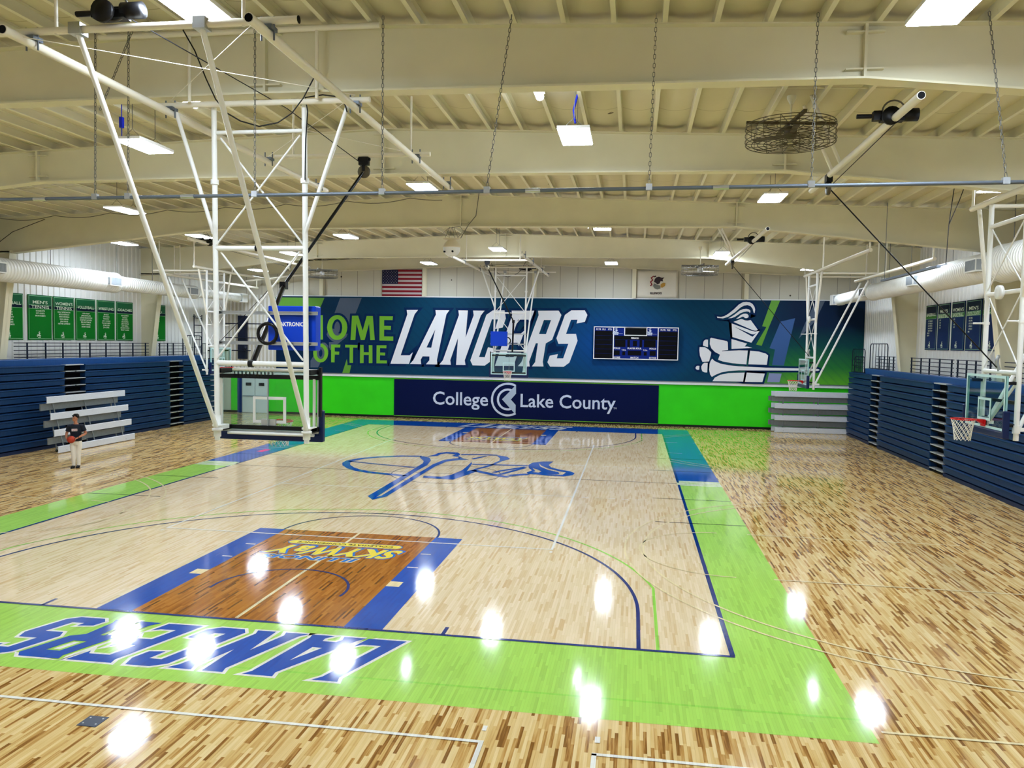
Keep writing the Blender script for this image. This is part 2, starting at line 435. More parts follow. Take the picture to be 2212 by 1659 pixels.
blue += [strip([(6.32, 0), (6.32, 1.575)]+arc_pts(0, 1.575, 6.32, 0, math.pi, 90)+[(-6.32, 1.575), (-6.32, 0)], .06)]
blue += [strip(arc_pts(0, 1.575, 1.22, -.15, math.pi+.15, 30), .05)]
blue += [strip(arc_pts(0, 5.79, 1.83, 0, math.pi, 44), .05)]
blue += [rect(s*3.38-.03, 0, s*3.38+.03, .32) for s in (-1, 1)]
paint('court_lines', both(blue), 'paint_navy', .006)
a0 = math.acos(6.6/6.75)
paint('lime_arc_line', both([strip([(6.6, 0), (6.6, 1.575+6.75*math.sin(a0))]+arc_pts(0, 1.575, 6.75, a0, math.pi-a0, 90)+[(-6.6, 1.575+6.75*math.sin(a0)), (-6.6, 0)], .05)]), 'paint_lime_line', .005)
thin = [strip(arc_pts(0, L/2, 1.83, 0, 2*math.pi, 60), .03), rect(-HX, L/2-.018, HX, L/2+.018)]
thin += [rect(s*6.78, y-.02, s*W2, y+.02) for s in (-1, 1) for y in (8.6, 11.72, L-11.72, L-8.6)]
paint('thin_black_lines', thin, 'paint_black', .006)
vb = [strip([(-4.5, L/2-9), (4.5, L/2-9), (4.5, L/2+9), (-4.5, L/2+9)], .055, True)]
for y in (L/2-3, L/2+3):
    vb += [rect(-4.5, y-.025, 4.5, y+.025)]+[rect(s*(4.75+k*.38), y-.02, s*(4.95+k*.38), y+.02) for s in (-1, 1) for k in range(5)]
vb += [rect(s*4.5-.03, L/2-9.28, s*4.5+.03, L/2-9.16) for s in (-1, 1)]
vb += [rect(-XW+.6, -3.10, 4.6, -3.045), rect(4.545, -9, 4.6, -3.1), rect(5.80, -3.14, 15, -3.085), rect(5.80, -9, 5.855, -3.1), rect(4.53, -2.82, 4.58, -2.70), rect(5.82, -2.86, 5.88, -2.72)]
paint('volleyball_lines', vb, 'paint_white', .0065)
kh = []
for s in (-1, 1):
    for yc in (5.85, 23.5):
        for r in (6.05, 6.45): kh += [strip([(s*u, v) for u, v in arc_pts(12.5, yc, r, math.pi*.55, math.pi*1.45, 60)], .045)]
        kh += [rect(s*8.9, yc-1.85, s*13.6, yc-1.80), rect(s*8.9, yc+1.80, s*13.6, yc+1.85), strip([(s*u, v) for u, v in arc_pts(8.2, yc, 1.83, math.pi*.5, math.pi*1.5, 30)], .04)]
kh += [rect(W2+.1, -2.02, 15, -1.97)]
paint('side_court_lines', kh, 'paint_cream', .0075)

LANCERS_ITEM = None
LANCERS = [[(-6.77,6.2),(-6.1,6.21),(-6.3,5.96),(-7.1,3.6),(-6.58,3.61),(-6.38,3.79),(-6.6,3.12),(-7.7,3.11),(-6.73,5.95)],[(-5.08,6.21),(-4.27,6.21),(-4.44,5.98),(-4.96,3.37),(-4.93,3.12),(-5.6,3.12),(-5.4,3.36),(-5.4,3.57),(-5.8,3.57),(-5.91,3.37),(-5.88,3.12),(-6.54,3.12),(-6.34,3.35),(-5.05,5.96)],[(-5.08,5.11),(-5.3,4.07),(-5.58,4.08)],[(-3.75,6.21),(-3.2,6.21),(-3.31,4.68),(-2.86,5.95),(-2.9,6.21),(-2.24,6.21),(-2.45,5.94),(-3.34,3.39),(-3.29,3.13),(-3.84,3.12),(-3.75,4.64),(-4.18,3.38),(-4.14,3.12),(-4.82,3.12),(-4.61,3.37),(-3.71,5.95)],[(-1.77,6.23),(-1.1,6.24),(-1.02,5.79),(-1.19,5.28),(-1.62,5.19),(-1.47,5.73),(-1.81,5.73),(-2.52,3.59),(-2.19,3.59),(-2.01,4.16),(-1.63,4.08),(-1.84,3.37),(-2.18,3.12),(-2.88,3.12),(-3.02,3.39),(-2.13,5.98)],[(-0.7,6.23),(0.58,6.24),(0.33,5.55),(0.26,5.74),(-0.33,5.73),(-0.59,4.95),(-0.15,4.96),(0.07,5.15),(-0.25,4.24),(-0.34,4.44),(-0.75,4.43),(-1.01,3.62),(-0.56,3.63),(-0.33,3.78),(-0.53,3.14),(-1.6,3.12),(-0.66,5.99)],[(0.79,6.24),(1.94,6.26),(2.1,6.02),(1.61,4.64),(1.26,4.43),(1.11,3.4),(1.16,3.14),(0.5,3.13),(0.68,3.37),(0.82,4.43),(0.7,4.43),(0.34,3.39),(0.38,3.12),(-0.29,3.13),(-0.09,3.37),(0.83,6.0)],[(1.13,5.73),(1.53,5.73),(1.26,4.95),(0.87,4.95)],[(2.64,6.28),(3.39,6.29),(3.54,6.04),(3.41,5.66),(2.95,5.56),(3.0,5.77),(2.64,5.76),(2.38,4.98),(2.93,4.99),(3.03,4.61),(2.6,3.39),(2.29,3.15),(1.53,3.14),(1.37,3.38),(1.5,3.75),(1.95,3.85),(1.89,3.61),(2.25,3.62),(2.52,4.43),(1.97,4.42),(1.85,4.73),(2.3,6.03)]]
HOME_OF_THE = [[(-12.87,5.85),(-12.56,5.85),(-12.56,5.27),(-12.09,5.28),(-12.1,5.84),(-11.8,5.84),(-11.79,4.43),(-12.09,4.42),(-12.09,5.02),(-12.56,5.02),(-12.56,4.42),(-12.86,4.42)],[(-10.31,5.15),(-10.33,4.99),(-10.37,4.84),(-10.44,4.7),(-10.54,4.58),(-10.65,4.49),(-10.78,4.44),(-10.92,4.42),(-11.06,4.43),(-11.19,4.48),(-11.3,4.57),(-11.4,4.68),(-11.47,4.82),(-11.52,4.97),(-11.54,5.13),(-11.52,5.29),(-11.48,5.45),(-11.41,5.59),(-11.31,5.7),(-11.19,5.79),(-11.06,5.84),(-10.93,5.86),(-10.79,5.85),(-10.66,5.8),(-10.54,5.71),(-10.45,5.6),(-10.37,5.46),(-10.33,5.31)],[(-10.62,5.15),(-10.63,5.04),(-10.65,4.94),(-10.68,4.85),(-10.73,4.77),(-10.79,4.71),(-10.85,4.68),(-10.92,4.67),(-10.99,4.68),(-11.05,4.71),(-11.11,4.77),(-11.16,4.84),(-11.19,4.93),(-11.22,5.03),(-11.23,5.14),(-11.22,5.24),(-11.2,5.34),(-11.16,5.43),(-11.11,5.51),(-11.06,5.57),(-10.99,5.6),(-10.93,5.62),(-10.86,5.61),(-10.79,5.57),(-10.74,5.52),(-10.69,5.44),(-10.65,5.35),(-10.63,5.25)],[(-10.03,5.83),(-9.66,5.84),(-9.38,4.98),(-9.15,5.83),(-8.78,5.83),(-8.65,4.45),(-8.92,4.44),(-9.0,5.39),(-9.26,4.44),(-9.49,4.43),(-9.76,5.41),(-9.82,4.43),(-10.11,4.43)],[(-8.38,5.83),(-7.58,5.83),(-7.6,5.61),(-8.1,5.61),(-8.1,5.28),(-7.69,5.28),(-7.7,5.05),(-8.1,5.06),(-8.1,4.67),(-7.55,4.67),(-7.55,4.43),(-8.37,4.43)],[(-11.46,3.65),(-11.48,3.53),(-11.51,3.41),(-11.56,3.31),(-11.64,3.22),(-11.72,3.15),(-11.82,3.11),(-11.92,3.09),(-12.02,3.11),(-12.12,3.14),(-12.21,3.21),(-12.28,3.29),(-12.34,3.4),(-12.37,3.51),(-12.38,3.63),(-12.37,3.76),(-12.34,3.87),(-12.29,3.98),(-12.21,4.06),(-12.13,4.13),(-12.03,4.17),(-11.93,4.19),(-11.82,4.18),(-11.73,4.14),(-11.64,4.07),(-11.57,3.99),(-11.51,3.89),(-11.48,3.77)],[(-11.69,3.65),(-11.69,3.57),(-11.71,3.49),(-11.74,3.42),(-11.77,3.36),(-11.82,3.32),(-11.87,3.29),(-11.92,3.28),(-11.97,3.29),(-12.03,3.32),(-12.07,3.36),(-12.11,3.41),(-12.14,3.48),(-12.15,3.56),(-12.16,3.64),(-12.16,3.72),(-12.14,3.79),(-12.11,3.86),(-12.07,3.92),(-12.03,3.96),(-11.98,3.99),(-11.93,4.0),(-11.87,3.99),(-11.82,3.97),(-11.78,3.93),(-11.74,3.87),(-11.71,3.8),(-11.69,3.73)],[(-11.29,4.15),(-10.72,4.15),(-10.74,3.98),(-11.07,3.98),(-11.06,3.74),(-10.79,3.74),(-10.8,3.57),(-11.06,3.57),(-11.07,3.11),(-11.28,3.11)],[(-10.43,4.15),(-9.68,4.15),(-9.7,3.99),(-9.95,3.99),(-9.95,3.11),(-10.16,3.1),(-10.16,3.99),(-10.43,3.99)],[(-9.53,4.16),(-9.32,4.16),(-9.31,3.74),(-9.0,3.74),(-9.01,4.15),(-8.79,4.15),(-8.78,3.12),(-9.0,3.11),(-9.0,3.58),(-9.31,3.58),(-9.31,3.11),(-9.53,3.1)],[(-8.54,4.15),(-7.95,4.16),(-7.96,3.99),(-8.33,3.99),(-8.33,3.74),(-8.02,3.74),(-8.03,3.57),(-8.33,3.58),(-8.33,3.29),(-7.91,3.29),(-7.92,3.12),(-8.54,3.11)]]
BAND_GREEN = [[(-14.74,6.85),(-11.71,6.85),(-12.1,5.96),(-12.7,4.48),(-14.74,4.45)],[(-10.33,3.33),(-10.27,2.98),(-10.06,2.96),(-10.16,2.47),(-10.6,2.47)],[(13.3,7.01),(13.75,7.02),(13.23,5.53),(12.88,4.5),(12.59,4.57),(13.09,5.51),(12.87,5.55)]]
BAND_GREY = [[(-10.76,6.85),(-9.45,6.87),(-10.37,4.59),(-11.69,3.54),(-12.08,2.8),(-12.55,2.79),(-12.55,3.18),(-11.62,4.6)],[(15.57,7.03),(16.03,7.04),(15.58,5.87),(14.76,4.9),(15.07,5.76)]]
BAND_BLUE = [[(13.81,5.81),(14.55,6.0),(14.06,3.47),(13.45,3.48),(13.57,4.32),(13.29,4.39)]]
BAND_LILAC = [[(13.31,3.05),(13.96,3.04),(13.86,2.57),(13.23,2.56)]]
KNIGHT = [[(10.5,6.04),(10.53,5.96),(10.82,5.94),(11.09,6.03),(11.44,6.28),(11.74,6.55),(11.91,6.64),(12.08,6.67),(12.24,6.61),(12.35,6.47),(12.41,6.26),(12.46,6.24),(12.48,6.44),(12.44,6.58),(12.33,6.74),(12.18,6.82),(12.01,6.84),(11.84,6.82),(11.63,6.7),(11.36,6.42),(11.09,6.19),(10.88,6.06),(10.71,6.02)],[(11.1,5.95),(11.27,5.96),(11.44,6.03),(11.72,6.23),(11.89,6.3),(12.06,6.33),(12.17,6.31),(12.21,6.25),(12.24,6.29),(12.23,6.38),(12.16,6.44),(12.02,6.47),(11.85,6.45),(11.68,6.37),(11.44,6.17),(11.23,6.02)],[(11.5,5.93),(11.65,5.95),(11.83,6.05),(11.9,6.04),(11.97,5.97),(12.07,5.97),(12.15,6.02),(12.15,6.11),(12.1,6.18),(12.01,6.21),(11.89,6.2),(11.75,6.14),(11.62,6.02)],[(11.38,5.76),(11.76,5.92),(11.83,5.91),(11.97,5.85),(12.11,5.84),(12.27,5.87),(12.65,5.36),(12.58,5.31),(12.48,5.31),(12.37,5.34)],[(11.28,5.68),(12.34,5.29),(12.51,5.26),(12.74,5.29),(12.34,4.66),(11.34,4.95)],[(11.42,5.51),(12.36,5.11),(12.45,5.11),(12.6,5.19),(12.39,4.98)],[(11.3,4.84),(12.12,4.61),(12.0,4.45),(12.16,4.45),(12.4,4.38),(11.32,4.31)],[(9.81,4.46),(9.83,4.67),(9.88,4.74),(9.95,4.79),(10.07,4.79),(10.08,4.38)],[(10.18,4.84),(10.23,4.89),(11.07,4.72),(11.11,4.66),(11.14,4.25),(10.83,4.2),(10.83,4.17),(11.15,4.2),(11.71,4.24),(12.17,4.24),(12.12,3.49),(11.38,3.54),(10.89,3.62),(10.63,3.71),(10.72,3.99),(10.45,4.13),(10.26,4.32),(10.17,4.55)],[(12.29,4.23),(12.76,4.19),(13.11,4.09),(13.23,3.99),(13.18,3.49),(12.22,3.5)],[(9.64,4.38),(9.91,4.38),(10.11,4.26),(10.26,4.11),(10.25,3.99),(10.16,3.61),(9.97,3.59),(9.81,3.58),(9.67,3.91),(9.63,4.2)],[(9.76,3.33),(9.83,3.47),(9.92,3.53),(10.09,3.53),(10.08,3.01),(9.95,3.01),(9.82,3.07),(9.77,3.2)],[(9.45,3.25),(9.5,3.34),(9.57,3.37),(9.66,3.36),(9.65,3.15),(9.56,3.14),(9.48,3.18)],[(10.32,3.76),(10.46,3.63),(10.75,3.51),(11.17,3.43),(11.74,3.38),(13.13,3.34),(14.9,3.34),(15.81,3.33),(15.91,3.27),(15.79,3.22),(14.91,3.22),(11.74,3.16),(11.18,3.11),(10.83,3.03),(10.55,2.91),(10.33,2.78),(10.24,2.9),(10.18,3.15),(10.19,3.48),(10.25,3.66)],[(10.37,2.54),(10.49,2.74),(10.77,2.9),(11.19,3.0),(12.04,3.05),(11.98,2.56)],[(12.15,3.05),(13.09,3.02),(12.98,2.56),(12.07,2.55)]]
RING = [[(-0.39,2.07),(-0.48,2.11),(-0.58,2.15),(-0.67,2.17),(-0.77,2.18),(-0.87,2.18),(-0.97,2.17),(-1.07,2.15),(-1.17,2.12),(-1.26,2.08),(-1.35,2.04),(-1.43,1.98),(-1.51,1.91),(-1.58,1.84),(-1.64,1.76),(-1.69,1.68),(-1.74,1.59),(-1.77,1.49),(-1.79,1.4),(-1.81,1.3),(-1.81,1.2),(-1.81,1.1),(-1.79,1.0),(-1.76,0.91),(-1.72,0.82),(-1.68,0.73),(-1.62,0.65),(-1.56,0.57),(-1.48,0.5),(-1.41,0.44),(-1.32,0.39),(-1.23,0.35),(-1.14,0.31),(-1.04,0.29),(-0.94,0.27),(-0.84,0.27),(-0.74,0.28),(-0.64,0.3),(-0.55,0.32),(-0.45,0.36),(-0.36,0.41),(-0.42,0.51),(-0.5,0.47),(-0.58,0.43),(-0.67,0.41),(-0.75,0.39),(-0.84,0.39),(-0.93,0.39),(-1.02,0.4),(-1.1,0.42),(-1.18,0.45),(-1.26,0.49),(-1.34,0.54),(-1.41,0.59),(-1.47,0.65),(-1.53,0.72),(-1.57,0.79),(-1.62,0.87),(-1.65,0.95),(-1.67,1.03),(-1.69,1.12),(-1.69,1.2),(-1.69,1.29),(-1.68,1.38),(-1.66,1.46),(-1.63,1.54),(-1.59,1.62),(-1.54,1.7),(-1.49,1.77),(-1.43,1.83),(-1.36,1.89),(-1.29,1.94),(-1.21,1.98),(-1.13,2.01),(-1.04,2.04),(-0.96,2.06),(-0.87,2.06),(-0.78,2.06),(-0.7,2.05),(-0.61,2.03),(-0.53,2.01),(-0.45,1.97)],[(-0.56,1.78),(-0.62,1.81),(-0.68,1.83),(-0.74,1.84),(-0.81,1.85),(-0.87,1.85),(-0.94,1.84),(-1.0,1.83),(-1.06,1.81),(-1.12,1.78),(-1.18,1.75),(-1.23,1.71),(-1.28,1.67),(-1.32,1.62),(-1.36,1.57),(-1.4,1.52),(-1.42,1.46),(-1.45,1.4),(-1.46,1.34),(-1.47,1.27),(-1.47,1.21),(-1.47,1.15),(-1.46,1.08),(-1.44,1.02),(-1.42,0.96),(-1.39,0.91),(-1.35,0.85),(-1.31,0.8),(-1.26,0.76),(-1.21,0.72),(-1.16,0.69),(-1.1,0.66),(-1.04,0.63),(-0.98,0.62),(-0.91,0.61),(-0.85,0.61),(-0.79,0.61),(-0.72,0.62),(-0.66,0.64),(-0.6,0.66),(-0.54,0.69),(-0.6,0.79),(-0.65,0.77),(-0.7,0.75),(-0.75,0.74),(-0.8,0.73),(-0.85,0.73),(-0.9,0.73),(-0.95,0.74),(-1.0,0.75),(-1.05,0.77),(-1.1,0.79),(-1.14,0.82),(-1.18,0.85),(-1.22,0.89),(-1.25,0.93),(-1.28,0.97),(-1.3,1.01),(-1.32,1.06),(-1.34,1.11),(-1.35,1.16),(-1.35,1.21),(-1.35,1.26),(-1.34,1.32),(-1.33,1.37),(-1.31,1.41),(-1.29,1.46),(-1.26,1.51),(-1.23,1.55),(-1.19,1.58),(-1.15,1.62),(-1.11,1.65),(-1.07,1.67),(-1.02,1.69),(-0.97,1.71),(-0.92,1.72),(-0.87,1.73),(-0.81,1.73),(-0.76,1.72),(-0.71,1.71),(-0.66,1.7),(-0.62,1.67)]]
CHEVRON = [[(-1.18,1.23),(-0.48,1.97),(-0.39,2.07),(-0.38,1.57),(-0.67,1.23),(-0.39,0.93),(-0.39,0.4),(-0.47,0.48)]]
FLOOR_LOGO = [[(-1.77,18.03),(-1.47,17.74),(-1.24,17.06),(-1.09,15.97),(-1.11,14.68),(-1.07,13.17),(-0.97,9.56),(-1.26,10.02),(-1.29,12.9),(-1.32,14.87),(-1.35,16.31),(-1.46,16.85),(-1.76,17.51),(-1.93,18.02)],[(0.08,17.66),(-0.27,17.47),(-0.62,16.94),(-0.74,15.75),(-0.75,14.53),(-0.74,13.43),(-0.73,10.08),(-0.97,9.56),(-0.99,9.88),(-0.9,10.19),(-0.95,13.77),(-0.93,14.9),(-0.94,16.2),(-0.81,17.38),(-0.34,17.99)],[(0.29,17.1),(0.39,16.79),(0.56,15.0),(0.74,15.47),(0.92,15.09),(0.68,14.08),(0.48,13.27),(0.1,13.3),(-0.56,13.37),(-0.62,13.74),(0.0,13.72),(0.23,14.19),(0.36,15.19),(0.34,16.23)],[(2.44,16.93),(2.51,17.51),(2.81,17.88),(3.26,18.06),(3.2,17.55),(3.16,17.12),(3.3,16.62),(3.65,16.19),(4.03,15.91),(4.23,15.53),(4.19,15.11),(3.93,14.81),(3.4,14.79),(2.99,14.96),(2.69,14.95),(2.6,15.29),(2.73,15.77),(2.55,16.24)],[(2.74,17.57),(2.92,16.92),(3.23,16.34),(3.64,15.86),(3.93,15.64),(3.86,15.14),(3.38,14.94),(3.73,15.25),(3.66,15.62),(3.26,16.01),(2.9,16.7)],[(2.66,16.32),(2.86,16.06),(3.07,15.66),(3.02,15.35),(2.78,15.39),(2.87,15.61)],[(0.87,19.12),(1.37,18.78),(1.56,18.22),(1.35,17.57),(1.18,16.4),(0.81,15.36),(0.7,15.48),(1.07,16.56),(1.24,17.74),(1.16,18.32)],[(-1.67,17.99),(-1.48,18.62),(-1.46,19.09),(-1.21,19.42),(-0.75,19.42),(-0.53,18.95),(-0.51,18.26),(-0.75,18.41),(-0.72,18.9),(-1.12,19.05),(-1.29,18.8),(-1.3,18.29)],[(-0.53,18.47),(-0.2,17.97),(0.11,17.97),(0.48,18.78),(0.61,18.82),(0.24,17.76),(0.05,17.41),(-0.31,17.67)]]
FLOOR_LOGO_LINES = [([(-1.86,18.03),(-2.63,17.88),(-3.38,17.42),(-3.86,16.87),(-4.09,16.22),(-4.04,15.72),(-3.85,15.23),(-3.49,14.67),(-3.05,14.24),(-2.51,13.94),(-1.9,13.77),(-1.19,13.59)],0.2),([(-4.1,16.13),(-2.81,15.7),(-1.38,15.34)],0.1),([(-0.49,18.9),(0.24,19.1),(0.92,19.1)],0.17),([(0.44,16.58),(2.44,16.79)],0.16),([(0.74,15.29),(1.04,15.0),(1.86,14.32),(2.15,14.19)],0.2),([(2.1,14.49),(2.69,14.93)],0.2),([(1.52,14.96),(1.62,15.28),(2.4,16.46)],0.13),([(1.77,14.6),(2.39,16.25)],0.12)]

us = [u for p in LANCERS for u, v in p]; vz = [v for p in LANCERS for u, v in p]
lu0, lu1, lv0, lv1 = min(us), max(us), min(vz), max(vz)
lan = lambda off: poly_item(LANCERS, off)
def on_floor(it): return ([(2.93-(u-lu0)/(lu1-lu0)*5.96, -.38-(v-lv0)/(lv1-lv0)*1.56) for u, v in it[0]], it[1])
paint('near_lettering_edge', on_floor(lan(.10)), 'paint_white', .004); paint('near_lettering', on_floor(lan(0)), 'paint_blue', .0055)
paint('far_lettering', turn(on_floor(lan(0))), 'paint_white', .0055)
sky = [('SKYWAY', 1.40, -1.42, 4.50, -.76, .05, -.0)]
for fn, nm in ((lambda i: i, 'near'), (turn, 'far')):
    T = lambda *a, **k: fn(fit_text(*a, **k))
    slant = lambda it: ([(u+(v-4.1)*.28, v) for u, v in it[0]], it[1])
    g = lambda *a, **k: fn(slant(fit_text(*a, **k)))
    paint(nm+'_key_word_edge', [g('SKYWaY', 1.40, -1.40, 4.49, -.74, bold=.07)], 'paint_sky', .0050)
    paint(nm+'_key_word', [g('SKYWaY', 1.36, -1.36, 4.46, -.68, bold=.035)], 'paint_yellow', .0065)
    paint(nm+'_state_word_edge', [g('ILLINOIS', .86, -1.18, 3.72, -.32, bold=.08)], 'paint_cream', .0050)
    paint(nm+'_state_word', [g('ILLINOIS', .83, -1.15, 3.70, -.27, bold=.03)], 'paint_sky', .0065)
    pill = lambda r: [poly_item([arc_pts(1.18, 4.76, r, -math.pi/2, math.pi/2, 10)+arc_pts(-1.1, 4.76, r, math.pi/2, math.pi*1.5, 10)])]
    paint(nm+'_pill_edge', [fn(i) for i in pill(.155)], 'paint_sky', .0050); paint(nm+'_pill', [fn(i) for i in pill(.13)], 'paint_yellow', .0060)
    paint(nm+'_pill_words', [T('COLLEGIATE CONFERENCE', 1.12, -1.04, 4.81, -.12, bold=.02)], 'paint_black', .0070)
paint('centre_logo', [poly_item(FLOOR_LOGO)]+[strip(p, w*1.35) for p, w in FLOOR_LOGO_LINES], 'paint_blue', .0070)

# --- walls
def wall_ribs(name, x, sgn):
    """ribbed metal siding, ribs every 0.3 m standing 35 mm proud"""
    b = MB(); y = Y0; prof = []
    while y < Y1:
        prof += [(x, y), (x, y+.20), (x-sgn*.035, y+.23), (x-sgn*.035, y+.29), (x, y+.32)]; y += .33
    prof += [(x, Y1), (x+sgn*.25, Y1), (x+sgn*.25, Y0)]
    b.prism(prof, 'z', 0, 9.0); return struct(b.build(name, M['wall_white']))
wall_ribs('wall_left', -XW, -1); wall_ribs('wall_right', XW, 1)
gable = [(-XW-.3, 0), (XW+.3, 0), (XW+.3, 9.0), (.2, 9.75), (-XW-.3, 9.0)]
b = MB(); b.prism(gable, 'y', Y1, Y1+.25); struct(b.build('wall_far', M['end_panels']))
b = MB(); b.prism(gable, 'y', Y0-.25, Y0); struct(b.build('wall_near', M['wall_white']))
b = MB()                                     # ribbed siding left of the mural
for k in range(13): b.box((-XW+.2+k*.24, Y1-.05, 2.3), (-XW+.30+k*.24, Y1, 7.0))
struct(b.build('trim_siding', M['wall_white']))
b = MB(); b.box((-14.75, Y1-.03, .12), (XW, Y1, 2.3)); b.box((-17.6, Y1-.03, .12), (-17.2, Y1, 2.3)); struct(b.build('trim_green', M['wall_green']))
b = MB(); b.box((-15.2, Y1-.035, .12), (-14.75, Y1, 2.3)); struct(b.build('trim_green_left', M['wall_green']))
b = MB(); b.box((-17.2, Y1-.04, 0), (-16.9, Y1, 2.3)); struct(b.build('trim_blue_stripe', M['door_blue']))
b = MB(); b.box((-14.75, Y1-.14, 2.32), (XW, Y1, 2.46)); b.m = 1; b.box((-14.75, Y1-.16, 2.44), (XW, Y1-.02, 2.50)); struct(b.build('trim_rail', [M['trim_white'], M['trim_grey']]))
b = MB(); b.box((-XW, Y1-.05, 2.3), (-14.75, Y1, 2.45)); struct(b.build('trim_header', M['wall_white']))
b = MB(); b.box((-14.7, Y1-.12, 6.93), (XW, Y1, 6.99)); struct(b.build('trim_ledge', M['trim_white']))
b = MB(); b.box((-15.2, Y1-.06, 0), (XW, Y1, .12)); b.box((-XW, Y1-.06, 0), (-17.2, Y1, .12)); struct(b.build('baseboard_far', M['baseboard']))
door = MB(); door.box((-16.9, Y1-.07, 0), (-15.2, Y1, 2.2)); d1 = struct(door.build('door_1', M['trim_grey']))
for k, x in enumerate((-16.84, -16.02)):
    b = MB(); b.box((x, Y1-.11, .02), (x+.78, Y1-.06, 2.13)); lf = b.build('door_leaf', M['door_white'], d1)
    b = MB(); b.box((x+.22, Y1-.13, 1.62), (x+.56, Y1-.11, 1.80)); b.build('door_sign', M['panel_black'], lf)
    b = MB(); b.box((x+.04, Y1-.17, .98), (x+.74, Y1-.13, 1.04)); b.build('door_handle', M['trim_grey'], lf)
for k, x in enumerate((-11.9, -5.75, .55, 6.05, 12.0)):
    b = MB(); zt = 8.9
    b.box((x-.11, Y1-.24, 6.99), (x+.11, Y1-.22, zt)); b.box((x-.01, Y1-.22, 6.99), (x+.01, Y1-.02, zt)); b.box((x-.11, Y1-.02, 6.99), (x+.11, Y1, zt))
    struct(b.build('column', M['cream_steel']))

# --- roof frames: tapered I-section rafters and tapered columns
YF = [.7, 6.8, 15.2, 24.7]
KX, FX = 9.1, 16.95
def low(x):
    a = abs(x-.2)
    return 8.38-.006*a if a < KX else 8.325-(a-KX)*.105
for k, y in enumerate([-5.4]+YF):
    b = MB(); xs = [-XW+.02, -FX, -13, -KX+.2, -4.5, .2, 4.5, KX+.2, 13, FX, XW-.02]
    bot = [low(x) for x in xs]; bot[0] = bot[1]; bot[-1] = bot[-2]
    web = list(zip(xs, bot))+[(x, ROWZ(x)) for x in reversed(xs)]
    b.prism(web, 'y', y-.012, y+.012)
    for i in range(len(xs)-1):               # bottom and top flanges
        (xa, za), (xb, zb) = (xs[i], bot[i]), (xs[i+1], bot[i+1])
        for z0, z1, t in ((za, zb, -.03), (ROWZ(xa), ROWZ(xb), -.02)):
            b.prism([(xa, z0), (xb, z1), (xb, z1+t), (xa, z0+t)], 'y', y-.14, y+.14)
    for x in (-KX+.2, .2, KX+.2):            # splice stiffeners
        b.box((x-.02, y-.12, low(x)), (x+.02, y+.12, ROWZ(x)))
        for z in (low(x)+.12, ROWZ(x)-.12): b.box((x-.26, y-.10, z-.012), (x+.26, y-.012, z+.012))
    struct(b.build('roof_beam', M['cream_steel']))
    if y > -6:
        for s in (-1, 1):
            b = MB(); inn = lambda z: s*(16.92+(7.55-z)*.125)
            b.prism([(inn(0), 0), (inn(7.55), 7.55), (s*(XW-.03), 7.55), (s*(XW-.03), 0)], 'y', y-.012, y+.012)
            b.prism([(inn(0), 0), (inn(7.55), 7.55), (inn(7.55)+s*.03, 7.55), (inn(0)+s*.03, 0)], 'y', y-.17, y+.17)
            struct(b.build('column', M['cream_steel']))
b = MB()                                      # end-wall rafter
b.prism([(-XW, 8.15), (.2, 8.83), (XW, 8.15), (XW, ROWZ(XW)), (.2, ROWZ(.2)), (-XW, ROWZ(XW))], 'y', Y1-.40, Y1-.37)
for s in (-1, 1): b.prism([(.2, 8.83), (s*XW, 8.15), (s*XW, 8.11), (.2, 8.79)], 'y', Y1-.48, Y1-.02)
struct(b.build('roof_beam', M['cream_steel']))
# --- purlins (one every 0.746 m) and the insulated roof sheet sagging between them
PX = [2.0+.746*k for k in range(-27, 22)]
pb = MB(); pr = [(-.04, 0), (.035, 0), (.035, .012), (-.028, .012), (-.028, .198), (.045, .198), (.045, .21), (-.04, .21)]
pb.prism(pr, 'y', Y0, Y1-.02)
for yy in YF: 
    for dy in (-.35, .35): pb.box((-.043, yy+dy-.01, .05), (-.041, yy+dy+.01, .07))
pm = pb.mesh('roof_purlin', M['cream_steel'])
for x in PX:
    o = bpy.data.objects.new('roof_purlin', pm); put(o); o.location = (x, 0, ROWZ(x)); struct(o)
b = MB(); prof = []
xs = [-XW-.25]+PX+[XW+.25]
for i in range(len(xs)-1):
    for k in range(5):
        t = k/5; x = xs[i]+(xs[i+1]-xs[i])*t; prof.append((x, ROWZ(x)+.215-.075*math.sin(math.pi*t)))
prof.append((xs[-1], ROWZ(xs[-1])+.215))
nx = len(prof); ys = [Y0]+[Y0+(Y1-Y0)*k/30 for k in range(1, 31)]
vs_ = [(x, y, z) for y in ys for x, z in prof]
b.add(vs_, [(j*nx+i, j*nx+i+1, (j+1)*nx+i+1, (j+1)*nx+i) for j in range(len(ys)-1) for i in range(nx-1)], True)
b.add([(-XW-.4, Y0-.3, 9.9), (XW+.4, Y0-.3, 9.9), (XW+.4, Y1+.3, 9.9), (-XW-.4, Y1+.3, 9.9)], [(0, 1, 2, 3)])
struct(b.build('ceiling', M['insulation']))
for y, x0, x1 in ((3.7, -XW, XW), (11.0, -XW, XW), (20.0, -XW, XW)):   # purlin bracing lines
    b = MB(); b.path([(x, y, ROWZ(x)+.06) for x in (x0, -9, .2, 9, x1)], .014, 5); struct(b.build('roof_brace', M['cream_steel']))
